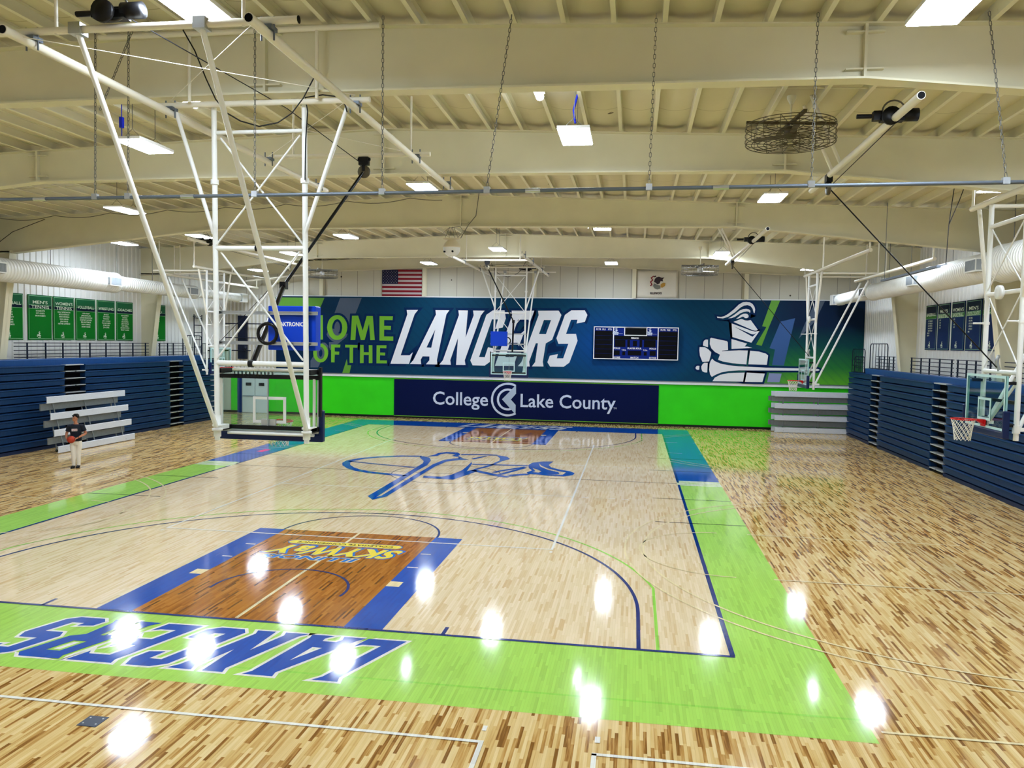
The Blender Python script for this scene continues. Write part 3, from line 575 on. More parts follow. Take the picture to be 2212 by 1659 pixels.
# ------------------------------------------------------------------ things on the far wall
YM = Y1-.17
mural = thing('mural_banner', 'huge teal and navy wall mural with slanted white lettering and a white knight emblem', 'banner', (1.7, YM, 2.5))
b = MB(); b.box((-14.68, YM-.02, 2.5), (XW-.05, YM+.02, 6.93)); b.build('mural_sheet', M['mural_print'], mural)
def onwall(name, items, m, y, parent):
    if not isinstance(items, list): items = [items]
    return mapped(name, items, lambda u, v: (u, y, v), M[m], parent)
YS = YM-.02
clampz = lambda p: [(u, min(max(v, 2.505), 6.925)) for u, v in p]
for nm, data, m in (('green_band', BAND_GREEN, 'mural_green'), ('grey_band', BAND_GREY, 'mural_grey'), ('blue_band', BAND_BLUE, 'mural_blue'), ('lilac_band', BAND_LILAC, 'mural_lilac')):
    for p in data: onwall(nm, [poly_item([clampz(p)])], m, YS-.003, mural)
onwall('word_edge', [poly_item(HOME_OF_THE, .13), poly_item(LANCERS, .14)], 'halo_navy', YS-.006, mural)
onwall('home_words', [poly_item(HOME_OF_THE)], 'letter_green', YS-.010, mural)
onwall('team_word', [poly_item(LANCERS)], 'letter_white', YS-.010, mural)
kn_i = [poly_item([clampz(p)]) for i, p in enumerate(KNIGHT) if i != 5]
onwall('emblem_edge', [poly_item([clampz(p) for i, p in enumerate(KNIGHT) if i != 5], .10)], 'halo_navy', YS-.006, mural)
onwall('knight_emblem', kn_i, 'letter_white', YS-.010, mural); onwall('visor_slit', [poly_item([KNIGHT[5]])], 'halo_navy', YS-.013, mural)

nb = thing('navy_wall_banner', 'low navy wall banner with pale lettering and a round C-shaped logo under the mural', 'banner', (0, Y1-.08, .12))
b = MB(); b.box((-7.5, Y1-.09, .13), (7.53, Y1-.035, 2.24)); b.build('banner_sheet', M['navy_banner'], nb)
b = MB(); b.box((-7.5, Y1-.10, 2.24), (7.53, Y1-.035, 2.27)); b.box((-7.5, Y1-.10, .10), (7.53, Y1-.035, .13)); b.build('banner_trim', M['letter_green'], nb)
onwall('lettering', [fit_text('College', -5.19, -1.98, .84, .78, .012)], 'logo_white', Y1-.094, nb)
onwall('lettering', [fit_text('Lake County', -.12, 5.2, .84, .78, .012), fit_text('TM', 5.08, 5.26, .86, .1)], 'logo_white', Y1-.094, nb)
onwall('ring_logo', [poly_item([p]) for p in RING], 'logo_white', Y1-.094, nb); onwall('arrow_logo', [poly_item([p]) for p in CHEVRON], 'logo_grey', Y1-.097, nb)

# scoreboard
YB = Y1-.42
sb = thing('scoreboard', 'navy and black basketball scoreboard with white frame mounted on the teal mural', 'scoreboard', (6.2, YB, 3.63))
x0, x1, z0, z1 = 3.92, 8.50, 3.63, 5.41
b = MB(); b.box((x0, YB, z0), (x1, YB+.22, z1)); b.build('cabinet', M['board_blue'], sb)
def fr(b, a, c, d, e, w=.045, y=YB-.02): b.box((a, y, c), (a+w, YB, e)); b.box((d-w, y, c), (d, YB, e)); b.box((a+w, y, c), (d-w, YB, c+w)); b.box((a+w, y, e-w), (d-w, YB, e))
b = MB(); fr(b, x0, z0, x1, z1)
for x in (4.98, 7.38): b.box((x, YB-.02, z0+.045), (x+.05, YB, z1-.045))
fr(b, 5.58, 4.93, 6.82, z1-.01); b.build('white_frame', M['white'], sb)
b = MB()
for p in ((3.99, 3.69, 4.96, 5.17), (7.45, 3.69, 8.44, 5.17), (5.625, 4.98, 6.775, 5.36), (5.05, 4.72, 7.37, 4.92), (5.08, 4.32, 5.66, 4.70), (6.66, 4.32, 7.28, 4.70), (5.76, 4.32, 5.9, 4.70), (6.42, 4.32, 6.56, 4.70), (6.06, 4.36, 6.28, 4.66), (5.05, 3.86, 5.36, 4.12), (5.5, 3.86, 5.66, 4.06), (5.8, 3.86, 6.52, 4.12), (6.66, 3.86, 6.82, 4.06), (6.98, 3.86, 7.3, 4.12)):
    b.box((p[0], YB-.012, p[1]), (p[2], YB, p[3]))
b.build('display', M['panel_black'], sb)
b = MB()
for k in range(1, 6):
    for xa in (4.02, 7.48): b.box((xa, YB-.016, 3.69+k*.245), (xa+.9, YB-.012, 3.70+k*.245))
b.build('row_line', M['board_blue'], sb)
tx = []
for xa in (4.02, 7.5): tx += [line_text('PLYR', xa+.17, 5.22, .09, .03), line_text('FLS', xa+.46, 5.22, .09, .03), line_text('PTS', xa+.78, 5.22, .09, .03)]
tx += [line_text('PERIOD', 6.17, 4.76, .09, .04), line_text('FOULS', 5.2, 4.2, .09, .04), line_text('FOULS', 7.14, 4.2, .09, .04), line_text('T.O.L.', 5.58, 4.12, .07, .03), line_text('T.O.L.', 6.74, 4.12, .07, .03), line_text('PLAYER FOUL', 6.16, 4.2, .09, .04), line_text('SCORE', 5.2, 3.70, .09, .04), line_text('SCORE', 7.14, 3.70, .09, .04), line_text('MATCH', 6.16, 3.70, .09, .04)]
onwall('lettering', tx, 'white', YB-.022, sb)
kus = [u for p in KNIGHT for u, v in p]; kvs = [v for p in KNIGHT for u, v in p]
def emblem(uc, v0, h): 
    s = h/(max(kvs)-min(kvs)); out = []
    for i, p in enumerate(KNIGHT):
        if i == 5: continue
        q = [(min(u, 15.9), v) for u, v in p]; out.append(poly_item([[(uc+(u-13.3)*s, v0+(v-min(kvs))*s) for u, v in q]]))
    return out
onwall('emblem', emblem(5.28, 4.97, .38)+emblem(7.1, 4.97, .38), 'logo_white', YB-.022, sb)

# flags
us = thing('national_flag', 'stars and stripes flag hung flat on the cream end wall', 'flag', (-7.1, Y1-.06, 6.94))
X0, X1, Z0, Z1 = -8.28, -5.92, 6.98, 8.50
def fabric(name, x0, x1, z0, z1, y, m, parent, amp=.012):
    b = MB(); n = 16; vs = []
    for j in range(9):
        for i in range(n+1):
            t = i/n; vs.append((x0+(x1-x0)*t, y+amp*math.sin(t*17+j*.25), z0+(z1-z0)*j/8))
    b.add(vs, [(j*(n+1)+i, j*(n+1)+i+1, (j+1)*(n+1)+i+1, (j+1)*(n+1)+i) for j in range(8) for i in range(n)], True)
    o = b.build(name, M[m], parent); md = o.modifiers.new('thick', 'SOLIDIFY'); md.thickness = .01; return o
fabric('cloth', X0, X1, Z0, Z1, Y1-.07, 'flag_white', us)
YFg = Y1-.092; st = (Z1-Z0)/13
onwall('red_stripe', [rect(X0, Z0+st*k, X1, Z0+st*(k+1)) for k in range(0, 13, 2)], 'flag_red', YFg, us)
onwall('canton', [rect(X0, Z1-st*7, X0+.95, Z1)], 'flag_blue', YFg-.003, us)
stars = []
for r in range(9):
    for c in range(6 if r % 2 == 0 else 5):
        cx = X0+.09+c*.154+(.077 if r % 2 else 0); cz = Z1-.09-r*.080
        stars.append(([(cx+(.028 if k % 2 == 0 else .011)*math.sin(k*math.pi/5), cz+(.028 if k % 2 == 0 else .011)*math.cos(k*math.pi/5)) for k in range(10)], [tuple(range(10))]))
onwall('star', stars, 'flag_white', YFg-.006, us)['kind'] = 'stuff'
il = thing('state_flag', 'off-white state flag with eagle seal and ILLINOIS lettering on the end wall', 'flag', (7.3, Y1-.06, 7.0))
fabric('cloth', 6.16, 8.40, 7.02, 8.50, Y1-.07, 'flag_cream', il, .018)
YI = Y1-.10
e = lambda pts: ([(7.27+a*.01, 7.83+b_*.01) for a, b_ in pts], [tuple(range(len(pts)))])
onwall('eagle', [poly_item([e([(-12, 20), (-4, 30), (10, 34), (26, 28), (40, 30), (30, 18), (34, 8), (20, 10), (14, -4), (2, -8), (-8, 2), (-16, 4)])[0]]), poly_item([e([(-18, 36), (-6, 40), (-4, 34), (-14, 30)])[0]])], 'seal_dark', YI, il)
onwall('ribbon', [strip([(7.1+.0, 8.2), (6.96, 8.1), (7.04, 7.98), (6.93, 7.88), (7.0, 7.74), (6.92, 7.66)], .055)], 'flag_red', YI, il)
onwall('sheaf', [poly_item([e([(20, -8), (34, 2), (46, 0), (44, -16), (30, -26), (20, -24)])[0]])], 'seal_gold', YI, il)
onwall('shield', [poly_item([e([(-16, -2), (2, -10), (18, -14), (20, -30), (4, -36), (-12, -30), (-20, -18)])[0]])], 'seal_grey', YI, il)
onwall('lettering', [line_text('ILLINOIS', 7.24, 7.22, .12, .03)], 'seal_dark', YI, il)

# sport record banners on the side walls
def side_banner(s, y0, y1, z0, z1, cloth, head, bandm, title, names, label, emb):
    x = s*(XW-.047); t = thing('record_banner', label, 'banner', (x, (y0+y1)/2, z0), 'green record banners on the left wall' if s < 0 else 'navy record banners on the right wall')
    b = MB(); b.box((x-.012, y0, z0), (x+.012, y1, z1)); b.build('banner_cloth', M[cloth], t)
    w = y1-y0; h = z1-z0; zb = z0+h*.70
    # map u (reading direction) to y: on the left wall text runs towards +y, on the right wall towards -y
    fy = (lambda u: y0+u) if s < 0 else (lambda u: y1-u)
    def on(nm, items, m, k): return mapped(nm, items, lambda u, v: (x-s*(.014+k*.003), fy(u), v), M[m], t)
    on('header', [rect(0, zb+.12, w, z1)], head, 0); on('header_band', [rect(0, zb, w, zb+.12)], bandm, 1)
    on('border_line', [rect(.03, z0+.04, .045, z1-.04), rect(w-.045, z0+.04, w-.03, z1-.04), rect(.03, z0+.04, w-.03, z0+.055), rect(.03, z1-.055, w-.03, z1-.04), rect(.03, zb-.02, w-.03, zb-.006), rect(.03, zb+.126, w-.03, zb+.14)], 'banner_line', 2)
    tl = title.split('|'); hh = .13; its = []
    for i, q in enumerate(tl):
        v0 = z1-.22-(i+1)*.19+(.05 if len(tl) > 1 else -.04); its.append(fit_text(q, w/2-min(.5, .075*len(q))*w/1.2, w/2+min(.5, .075*len(q))*w/1.2, v0, hh, .01))
    on('title', its, 'banner_text', 2)
    if names: on('name_list', [line_text(q, w/2 if s < 0 else .16+.027*len(q), zb-.13-i*.098, .062, .02, .86) for i, q in enumerate(names)], 'banner_text', 2)
    k = .26/(max(kvs)-min(kvs))
    on('emblem', [poly_item([[(w/2+(u-13.0)*k, z0+.09+(v-min(kvs))*k) for u, v in p]]) for i, p in enumerate(KNIGHT) if i not in (5, 13)], 'banner_text', 3)
    return t
GL = [(15.62, 16.95, 'SOFTBALL', ['KELLY', 'BRANT', 'FOSTER', 'MCNULTY', 'TURNER', 'BRADEN', 'GOLDSMITH'], 'green record banner half hidden behind the near column on the left wall'),
 (17.22, 18.54, "MEN'S|TENNIS", ['RICHARD STTE', 'PATY ACOSTA', 'BRYAN ROBERTS'], "green record banner headed MEN'S TENNIS on the left wall"),
 (18.63, 19.88, "WOMEN'S|TENNIS", ['HOLLY SUPERDANOVA', 'NICOLE KERRIGAN', 'SHENA DEFOREAN', 'SARAH LESINSKI', 'JENNY MAYER', 'HEATHER LAWRENCE'], "green record banner headed WOMEN'S TENNIS on the left wall"),
 (19.99, 21.27, 'VOLLEYBALL', ['LAURA PHILIPP', 'JAMIE SHEWALTER', 'CONNIE HENDRICKSON', 'COURTNEY CALDWELL', 'ERIN WHITTEMORE', 'SARAH CAMPBELL', 'LINDSEY GRUBER'], 'green record banner headed VOLLEYBALL on the left wall'),
 (21.38, 22.63, 'WRESTLING', ['JIM MILLER', 'JOHN BIELSKI', 'TIM MURPHY', 'JERRY CHAPMAN', 'WILLIAM ROMERO', 'JOE MCCORD', 'JON KORBEL'], 'green record banner headed WRESTLING on the left wall'),
 (22.74, 24.0, 'COACHES', ['RICH CHAPMAN', 'DAVE RICH', 'BRUCE SMITH', 'DICK WATSON', 'LARRY WHITTLES', 'LARRY KIMBALL', 'RICHARD WATSON', 'FRANK T. HANSEN'], 'green record banner headed COACHES on the left wall'),
 (25.45, 26.72, 'GOLF', ['CARL', 'PETER', 'TOM'], 'green record banner peeking out behind the far column on the left wall')]
for y0, y1, t, n, lab in GL: side_banner(-1, y0, y1, 4.22, 6.06, 'banner_green', 'banner_dkgreen', 'banner_dknavy', t, n, lab, None)
GR = [(22.42, 23.62, 'BASEBALL', ['1977 1988 2004', '1979 1989 2010', '1982 1992 2012', '1983 1993 2013', '1985 1997 2014', '1986 98', '1987 99'], 'narrow navy record banner headed BASEBALL on the right wall'),
 (21.08, 22.3, "MEN'S|BASKETBALL", ['1979', '1981', '1985', '1991'], "navy record banner headed MEN'S BASKETBALL on the right wall"),
 (19.70, 20.9, "WOMEN'S|BASKETBALL", ['1979', '1982', '1985', '1987'], "navy record banner headed WOMEN'S BASKETBALL on the right wall"),
 (18.30, 19.56, "MEN'S|CROSS-COUNTRY", ['1975 1980', '1976 1996', '1977 2010', '1978 2012', '1979 2014', '1988'], "navy record banner headed MEN'S CROSS-COUNTRY on the right wall"),
 (16.75, 18.16, "WOMEN'S|CROSS-COUNTRY", ['2012'], 'navy record banner behind the white column and hoop mast on the right wall')]
for y0, y1, t, n, lab in GR: side_banner(1, y0, y1, 4.44, 6.26, 'banner_navy', 'banner_dknavy', 'banner_lime', t, n, lab, None)
# ------------------------------------------------------------------ basketball hoops
def net_bm(c):
    b = MB(); n, rows = 12, 6; h = .42
    def P(i, k):
        t = k/rows; r = .222-.085*t**.7+.012*t*t; a = 2*math.pi*(i+(k % 2)*.5)/n
        return (c[0]+r*math.cos(a), c[1]+r*math.sin(a), c[2]-.015-h*t)
    for i in range(n):
        for k in range(rows):
            b.tube(P(i, k), P(i, k+1), .0055, 4); b.tube(P(i, k), P(i+(1 if k % 2 else -1), k+1), .0055, 4)
    return b
def board_parts(t, tint='white_pipe', line='white', dz=0.0):
    """glass board in the plane y = 0, facing +y, with frame, target square, padding, rim and net"""
    b = MB(); b.box((-.905, -.012, 2.90), (.905, 0, 3.97)); bd = b.build('backboard', M['glass'], t)
    b = MB()
    for x in (-.905, .875): b.box((x, -.05, 2.90), (x+.03, -.012, 3.97))
    for z in (2.90, 3.94): b.box((-.875, -.05, z), (.875, -.012, z+.03))
    b.build('board_frame', M[tint], bd)
    b = MB()
    def sq(x0, z0, x1, z1, w):
        b.box((x0, .0005, z0), (x1, .003, z0+w)); b.box((x0, .0005, z1-w), (x1, .003, z1)); b.box((x0, .0005, z0+w), (x0+w, .003, z1-w)); b.box((x1-w, .0005, z0+w), (x1, .003, z1-w))
    sq(-.30, 3.05, .30, 3.505, .05); sq(-.905, 2.90, .905, 3.97, .05)
    for s, y in (('a', 0),): 
        b.box((-.30, -.015, 3.05), (.30, -.0125, 3.10)); b.box((-.30, -.015, 3.455), (.30, -.0125, 3.505)); b.box((-.30, -.015, 3.10), (-.25, -.0125, 3.455)); b.box((.25, -.015, 3.10), (.30, -.0125, 3.455))
    b.build('target_square', M[line], bd)
    b = MB(); pr = [(-.985, 2.76), (.985, 2.76), (.985, 3.30), (.905, 3.30), (.905, 2.895), (-.905, 2.895), (-.905, 3.30), (-.985, 3.30)]
    b.prism(pr, 'y', -.075, .04); pd = b.build('edge_padding', M['navy_pad'], bd)
    md = pd.modifiers.new('soft', 'BEVEL'); md.width = .02; md.segments = 2
    b = MB(); b.ring((0, .385, 3.05), .2286, .011, n=32, m=8); rm = b.build('rim', M['rim_red'], t)
    b = MB(); b.box((-.11, 0, 2.92), (.11, .015, 3.06)); b.prism([(.0, 2.95), (.0, 3.06), (.17, 3.06), (.17, 3.04)], 'x', -.075, .075); b.build('rim_bracket', M['rim_red'], rm)
    b = MB(); b.box((-.13, -.05, 2.93), (.13, -.013, 3.12)); b.build('mounting_plate', M['steel'], rm)
    net_bm((0, .385, 3.05)).build('net', M['net_white'], rm)
    bd.location.z = dz; rm.location.z = dz
def pulley(t, p):
    b = MB(); x, y, z = p
    b.box((x-.10, y-.06, z-.0), (x+.10, y+.06, z+.16)); b.tube((x-.13, y, z+.12), (x+.13, y, z+.12), .03); b.box((x-.03, y-.05, z-.12), (x+.03, y+.05, z+.02))
    o = b.build('pulley', M['black'], t)
    b = MB(); b.lathe([(-.03, .03), (-.035, .11), (-.02, .13), (.02, .13), (.035, .11), (.03, .03)], (x, y, z-.13), 'y', 18); b.build('pulley_wheel', M['fan_cage'], o); return o
def motor(t, p, along='y'):
    x, y, z = p; b = MB()
    b.cbox((x, y, z-.02), (.34, .16, .10)); b.lathe([(-.14, .04), (-.13, .10), (.13, .10), (.14, .04)], (x+.25, y, z+.03), 'x', 14)
    b.lathe([(-.03, .02), (-.03, .14), (.03, .14), (.03, .02)], (x-.05, y-.16, z-.02), 'y', 16); b.cbox((x-.22, y, z+.02), (.12, .12, .14))
    b.cbox((x, y, z+.07), (.55, .05, .02)); b.tube((x-.3, y, z+.02), (x-.52, y, z+.02), .035)
    m = b.build('hoist_motor', M['black'], t)
    b = MB(); b.ring((x+.02, y-.02, z+.08), .17, .014, 'y', 20, 5); b.build('cable_loop', M['wire_grey'], m); return m

def main_hoop(label, motor_on=True, text=False):
    t = thing('suspended_basketball_hoop', label, 'basketball hoop'); P = M['white_pipe']
    for x0, x1 in ((-.70, -.75), (.87, .81)):
        b = MB(); b.tube((x0, -.47, 2.74), (x1, -.47, 8.20), .044, 12); o = b.build('mast_tube', P, t)
        b = MB(); b.lathe([(2.80, .06), (2.90, .06), (2.90, .085), (2.94, .085), (2.94, .06), (2.97, .06), (2.97, .08), (3.0, .08), (3.0, .058), (3.16, .058)], (x0, -.47, 0), n=12)
        b.cbox((x0, -.30, 2.95), (.10, .26, .07)); b.build('mast_collar', P, o)
        b = MB(); b.lathe([(6.96, .065), (7.04, .065)], (x1*.8+x0*.2, -.47, 0), n=12); b.build('mast_collar', P, o)
        b = MB(); b.box((x0-.06, -.43, 2.78), (x0-.035, -.40, 6.9)) if text else b.box((x0-.02, -.43, 2.78), (x0+.0, -.425, 3.0)); b.build('mast_cable', M['black'], o)
    for z, r in ((7.80, .032), (5.92, .040), (4.03, .045)):
        b = MB(); b.tube((-.72, -.47, z), (.83, -.47, z), r, 12); b.build('rung', P, t)
    b = MB(); b.lathe([(-.02, .05), (.02, .05)], (.0, -.47, 5.92), 'x', 12); b.build('rung_clamp', M['black'], t)
    b = MB(); b.lathe([(-.04, .06), (.04, .06)], (-.10, -.47, 4.03), 'x', 12); b.build('rung_clamp', M['black'], t)
    for za, zb in ((7.72, 5.98), (5.86, 4.10)):
        for s in (1, -1):
            b = MB(); b.tube((-.70*s+.05, -.47+.03*s, za), (.74*s+.05, -.47+.03*s, zb), .017, 6); b.build('brace_rod', P, t)
    for z in (4.87, 4.37):
        b = MB(); b.box((-.80, -.43, z-.028), (1.02, -.385, z-.018)); b.box((-.80, -.43, z+.018), (1.02, -.385, z+.028)); b.box((-.80, -.395, z-.02), (1.02, -.385, z+.02)); b.build('strut_channel', M['steel'], t)
    for xa, xb in ((-.80, -.65), (.86, .92)):
        b = MB(); b.tube((xa, -3.62, 8.22), (xb, -.60, 2.98), .038, 10); o = b.build('long_brace', P, t)
        b = MB(); b.cbox((xa, -3.62, 8.25), (.16, .16, .14)); b.build('brace_clamp', M['steel'], o)
    for s, xa, xb in ((-1, -1.40, -.75), (1, 1.56, .83)):
        b = MB(); b.tube((xa, -.52, 8.17), (xb, -.48, 6.15), .034, 10); b.build('side_brace', P, t)
    # shot clock and coil of cable hanging from the channels
    b = MB(); b.box((.14, -.36, 4.26), (.97, -.14, 4.99)); sc = b.build('shot_clock', M['shot_blue'], t)
    md = sc.modifiers.new('edge', 'BEVEL'); md.width = .012
    b = MB(); b.box((.22, -.138, 4.36), (.89, -.134, 4.90)); b.build('clock_face', M['shot_blue'], sc)
    if text: mapped('lettering', [fit_text('DAKTRONICS', .30, .80, 4.66, .07, .03)], lambda u, v: (u, -.363, v), M['white'], sc)
    b = MB(); b.ring((.17, -.44, 4.53), .165, .03, 'y', 24, 6); b.build('cable_coil', M['black_gloss'], t)
    # black brackets holding the board
    b = MB()
    for z in (3.80, 2.93): b.box((-.90, -.10, z-.035), (.93, -.05, z+.035))
    for x in (-.72, .86):
        for z in (3.90, 2.93): b.box((x-.06, -.42, z-.04), (x+.06, -.05, z+.04))
    b.box((.93, -.13, 3.15), (.97, -.06, 3.98)); b.build('board_bracket', M['black'], t)
    b = MB(); b.tube((-.60, -.12, 3.92), (.90, -.12, 3.92), .028); b.tube((-.83, -.09, 2.95), (-.83, -.09, 3.75), .02); b.tube((.84, -.09, 2.95), (.84, -.09, 3.78), .025); b.tube((-.7, -.12, 2.83), (.85, -.12, 2.83), .028); b.build('board_tube', P, t)
    b = MB(); b.tube((.0, -.08, 2.92), (0, -.08, 4.0), .010); b.build('centre_rod', M['steel'], t)
    board_parts(t, *(('white_pipe', 'white') if text else ('frame_teal', 'board_line')), dz=-.05)
    # overhead pipes
    Cp = M['cream_pipe']
    for x in (-1.44, 1.71):
        b = MB(); b.tube((x, -4.1, 8.10), (x, 6.05, 8.10), .06, 12); b.build('ceiling_pipe', Cp, t)
    for z, y, xa, xb in ((8.25, -3.62, -1.9, 2.1), (8.22, -.60, -1.62, 1.95), (9.30, -.74, -2.6, 2.15), (8.20, 2.93, -1.3, 2.0)):
        b = MB(); b.tube((xa, y, z), (xb, y, z), .046, 12); b.build('cross_pipe', Cp, t)
    b = MB(); b.lathe([(-.004, .047), (.004, .047)], (2.101, -3.62, 8.25), 'x', 12); b.build('pipe_mouth_shade', M['panel_black'], t)  # black disc paints the shade inside the open pipe end
    for x in (-1.44, 1.71):
        b = MB(); b.lathe([(-.004, .05), (.004, .05)], (x, -4.101, 8.10), 'y', 12); b.build('pipe_mouth_shade', M['panel_black'], t)  # same black discs: painted dark of the hollow pipes
    for x in (-1.02, 1.13):
        b = MB(); b.tube((x, -.74, 8.22), (x, -.74, 9.33), .028); b.build('hanger_rod', Cp, t)
    for x, y in ((-1.1, -3.62), (1.4, -3.62), (-.9, 2.93), (1.6, 2.93)):
        b = MB(); b.tube((x, y, 8.2), (x, y, 9.35), .022); b.build('hanger_rod', Cp, t)
    for x in (-1.44, 1.71):                  # pipe clamps
        for y in (-3.62, -.60, 2.93, 5.6):
            b = MB(); b.cbox((x, y, 8.16), (.17, .17, .05)); b.tube((x-.08, y, 8.02), (x-.08, y, 8.30), .012); b.tube((x+.08, y, 8.02), (x+.08, y, 8.30), .012); b.build('pipe_clamp', M['galvanized'], t)
    # folding arm, pulley, hoist
    b = MB(); b.tube((-.10, -.44, 4.03), (-.42, 1.45, 5.45), .048, 8); b.tube((-.42, 1.45, 5.45), (.60, 2.93, 7.86), .030, 8); b.cbox((-.42, 1.45, 5.45), (.12, .12, .14)); b.build('folding_arm', M['black_gloss'], t)
    pulley(t, (.62, 2.93, 8.0)); motor(t, (-.30, -3.62, 8.42))
    b = MB(); b.path([(.62, 2.93, 8.0), (.3, 0, 8.3), (-.2, -3.5, 8.42)], .008, 5); b.build('hoist_cable', M['black'], t)
    b = MB(); pts = [(-1.02, -.92, 9.29), (-.82, -.92, 8.96), (-.63, -.92, 8.52), (-.47, -.92, 8.2), (-.28, -.92, 7.98), (-.05, -.92, 7.85), (.26, -.92, 7.76), (.57, -.92, 7.81), (.8, -.92, 7.95), (.99, -.92, 8.18), (1.17, -.92, 8.5)]; b.path([(.86, -.55, 7.0), (.87, -.55, 7.65), (.90, -.55, 8.08), (.88, -.60, 8.285), (1.18, -.62, 8.31), (1.5, -.6, 8.27), (1.56, -.55, 8.05)], .011, 6)
    b.path(pts, .011, 6); b.build('power_cable', M['black'], t)
    for p, q in (((-1.44, -3.9, 8.1), (1.71, -.6, 8.3)), ((1.71, -3.9, 8.15), (-1.44, -.6, 8.3)), ((-1.44, -.6, 8.3), (1.71, 2.9, 8.2)), ((1.71, -.6, 8.3), (-1.44, 2.9, 8.2))):
        b = MB(); b.tube(p, q, .006, 5); b.build('tie_rod', Cp, t)
    return t
h = main_hoop('large suspended basketball hoop in front, seen from behind, blue shot clock on its white mast', text=True)
h.location = (0, 1.22, 0)
h2 = main_hoop('distant suspended basketball hoop hanging in front of the teal mural, facing the camera'); h2.location = (0, 27.43, 0); h2.rotation_euler = (0, 0, math.pi)

def side_hoop(label, lx0, px):
    """cross-court hoop: mast behind a board in the plane y = 0, hung from pipes that run along local x"""
    t = thing('side_court_hoop', label, 'basketball hoop'); P = M['cream_pipe']; W = M['white_pipe']
    for x in (-.78, .78):
        b = MB(); b.tube((x, -.28, 2.72), (x*1.0, -.28, 7.52), .05, 12); o = b.build('mast_tube', W, t)
        b = MB(); b.lathe([(2.86, .07), (3.02, .07)], (x, -.28, 0), n=12); b.cbox((x, -.38, 2.94), (.10, .24, .07)); b.build('mast_collar', W, o)
        b = MB(); b.lathe([(5.0, .064), (5.06, .064)], (x, -.28, 0), n=12); b.tube((x, -.28, 5.03), (x, -.02, 5.03), .02); b.build('mast_collar', W, o)
    for z in (4.03, 5.63, 7.05):
        b = MB(); b.tube((-.78, -.28, z), (.78, -.28, z), .045, 10); b.build('rung', W, t)
    for za, zb in ((7.0, 5.70), (5.58, 4.08)):
        for s in (1, -1):
            b = MB(); b.tube((-.76*s, -.28+.02*s, za), (.76*s, -.28+.02*s, zb), .014, 6); b.build('brace_rod', W, t)
    for s in (-1, 1):
        b = MB(); b.tube((s*1.45, -.30, 7.52), (s*.80, -.28, 5.5), .042, 8); b.build('side_brace', P, t)
        b = MB(); b.tube((s*.70, -.36, 2.96), (s*.55, -2.32, 7.22), .040, 8); b.build('rear_brace', W, t)
    b = MB(); b.tube((lx0, -.30, 7.60), (1.85, -.30, 7.60), .06, 12); b.build('ceiling_pipe', P, t)
    b = MB(); b.tube((lx0, -2.22, 7.32), (1.0, -2.22, 7.32), .06, 12); b.build('ceiling_pipe', P, t)
    for x in (-.85, .85):
        b = MB(); b.tube((x, -.30, 7.50), (x, -2.9, 7.50), .042, 8); b.build('cross_pipe', P, t)
    for x, y, z in ((-.85, -2.6, 7.45), (.85, -2.6, 7.45), (-.85, -2.9, 7.45), (1.8, -.3, 7.6), (-1.6, -.3, 7.6)):
        b = MB(); b.tube((x, y, z), (x, y, 8.86), .028); b.build('hanger_rod', P, t)
    for y, z in ((-.30, 7.6), (-2.22, 7.32)):
        b = MB(); b.tube((lx0+.1, y, z), (lx0+.1, y, z+.42), .03); b.build('hanger_rod', P, t)
    b = MB(); b.path([(lx0+.1, 2.0, 8.22), (lx0+.1, -.30, 7.99), (lx0+.1, -2.9, 7.70)], .05, 8); b.build('cross_pipe', P, t)
    # hoist line
    b = MB(); b.tube((px[0], 3.2, 8.0), (px[1], 3.2, 8.0), .06, 12); b.build('hoist_pipe', P, t)
    pu = px[2]; mo = px[3]
    for x, d in ((pu-.3, -1.5), (pu-.95, -1.5)):
        b = MB(); b.tube((x, 3.2, 8.02), (x+d*.35, 3.9, 9.2), .035); b.build('hanger_strut', P, t)
    pulley(t, (pu, 3.2, 7.86)); m = motor(t, (0, 0, 0)); m.location = (mo, 3.2, 8.06); m.rotation_euler = (0, 0, -math.pi/2)
    b = MB(); b.lathe([(-.006, .05), (.006, .05)], (px[0]-.002, 3.2, 8.0), 'x', 12); b.build('pipe_mouth_shade', M['panel_black'], t)  # black disc on the capped tube, painted as its dark hollow
    b = MB(); b.tube((pu, 3.2, 7.76), (.0, -.2, 4.12), .014, 6); b.tube((mo, 3.15, 7.96), (pu, 3.15, 7.80), .008, 5); b.build('hoist_cable', M['black'], t)
    b = MB(); b.path([(.02, -.26, 4.05), (.05, -.22, 4.2), (.0, -.2, 4.28), (.03, -.24, 4.36)], .035, 6); b.build('cable_hook', M['steel'], t)
    b = MB(); b.box((-.80, -.30, 3.42), (.80, -.25, 3.48)); b.box((-.80, -.25, 2.98), (-.74, -.05, 3.04)); b.box((.74, -.25, 2.98), (.80, -.05, 3.04)); b.box((-.80, -.25, 3.80), (-.74, -.05, 3.86)); b.box((.74, -.25, 3.80), (.80, -.05, 3.86)); b.build('board_bracket', M['black'], t)
    b = MB(); b.tube((-.78, -.28, 3.9), (-.1, -.08, 3.05), .03, 8); b.build('board_strut', W, t)
    b = MB(); b.lathe([(-.04, .05), (-.04, .14), (.04, .14), (.04, .05)], (-.05, -.16, 5.63), 'y', 16); b.build('rung_pulley', W, t)
    board_parts(t, 'frame_teal', 'board_line'); return t
a = side_hoop('nearer side basketball hoop on the right, glass board and white net before the blue bleachers', -5.15, (-5.4, 1.6, -.05, -4.1)); a.location = (13.22, 5.85, 0); a.rotation_euler = (0, 0, math.pi/2)
a = side_hoop('farther side basketball hoop on the right, board edge-on above the silver benches', -8.1, (-10.1, .8, -1.4, -7.0)); a.location = (13.22, 23.5, 0); a.rotation_euler = (0, 0, math.pi/2)
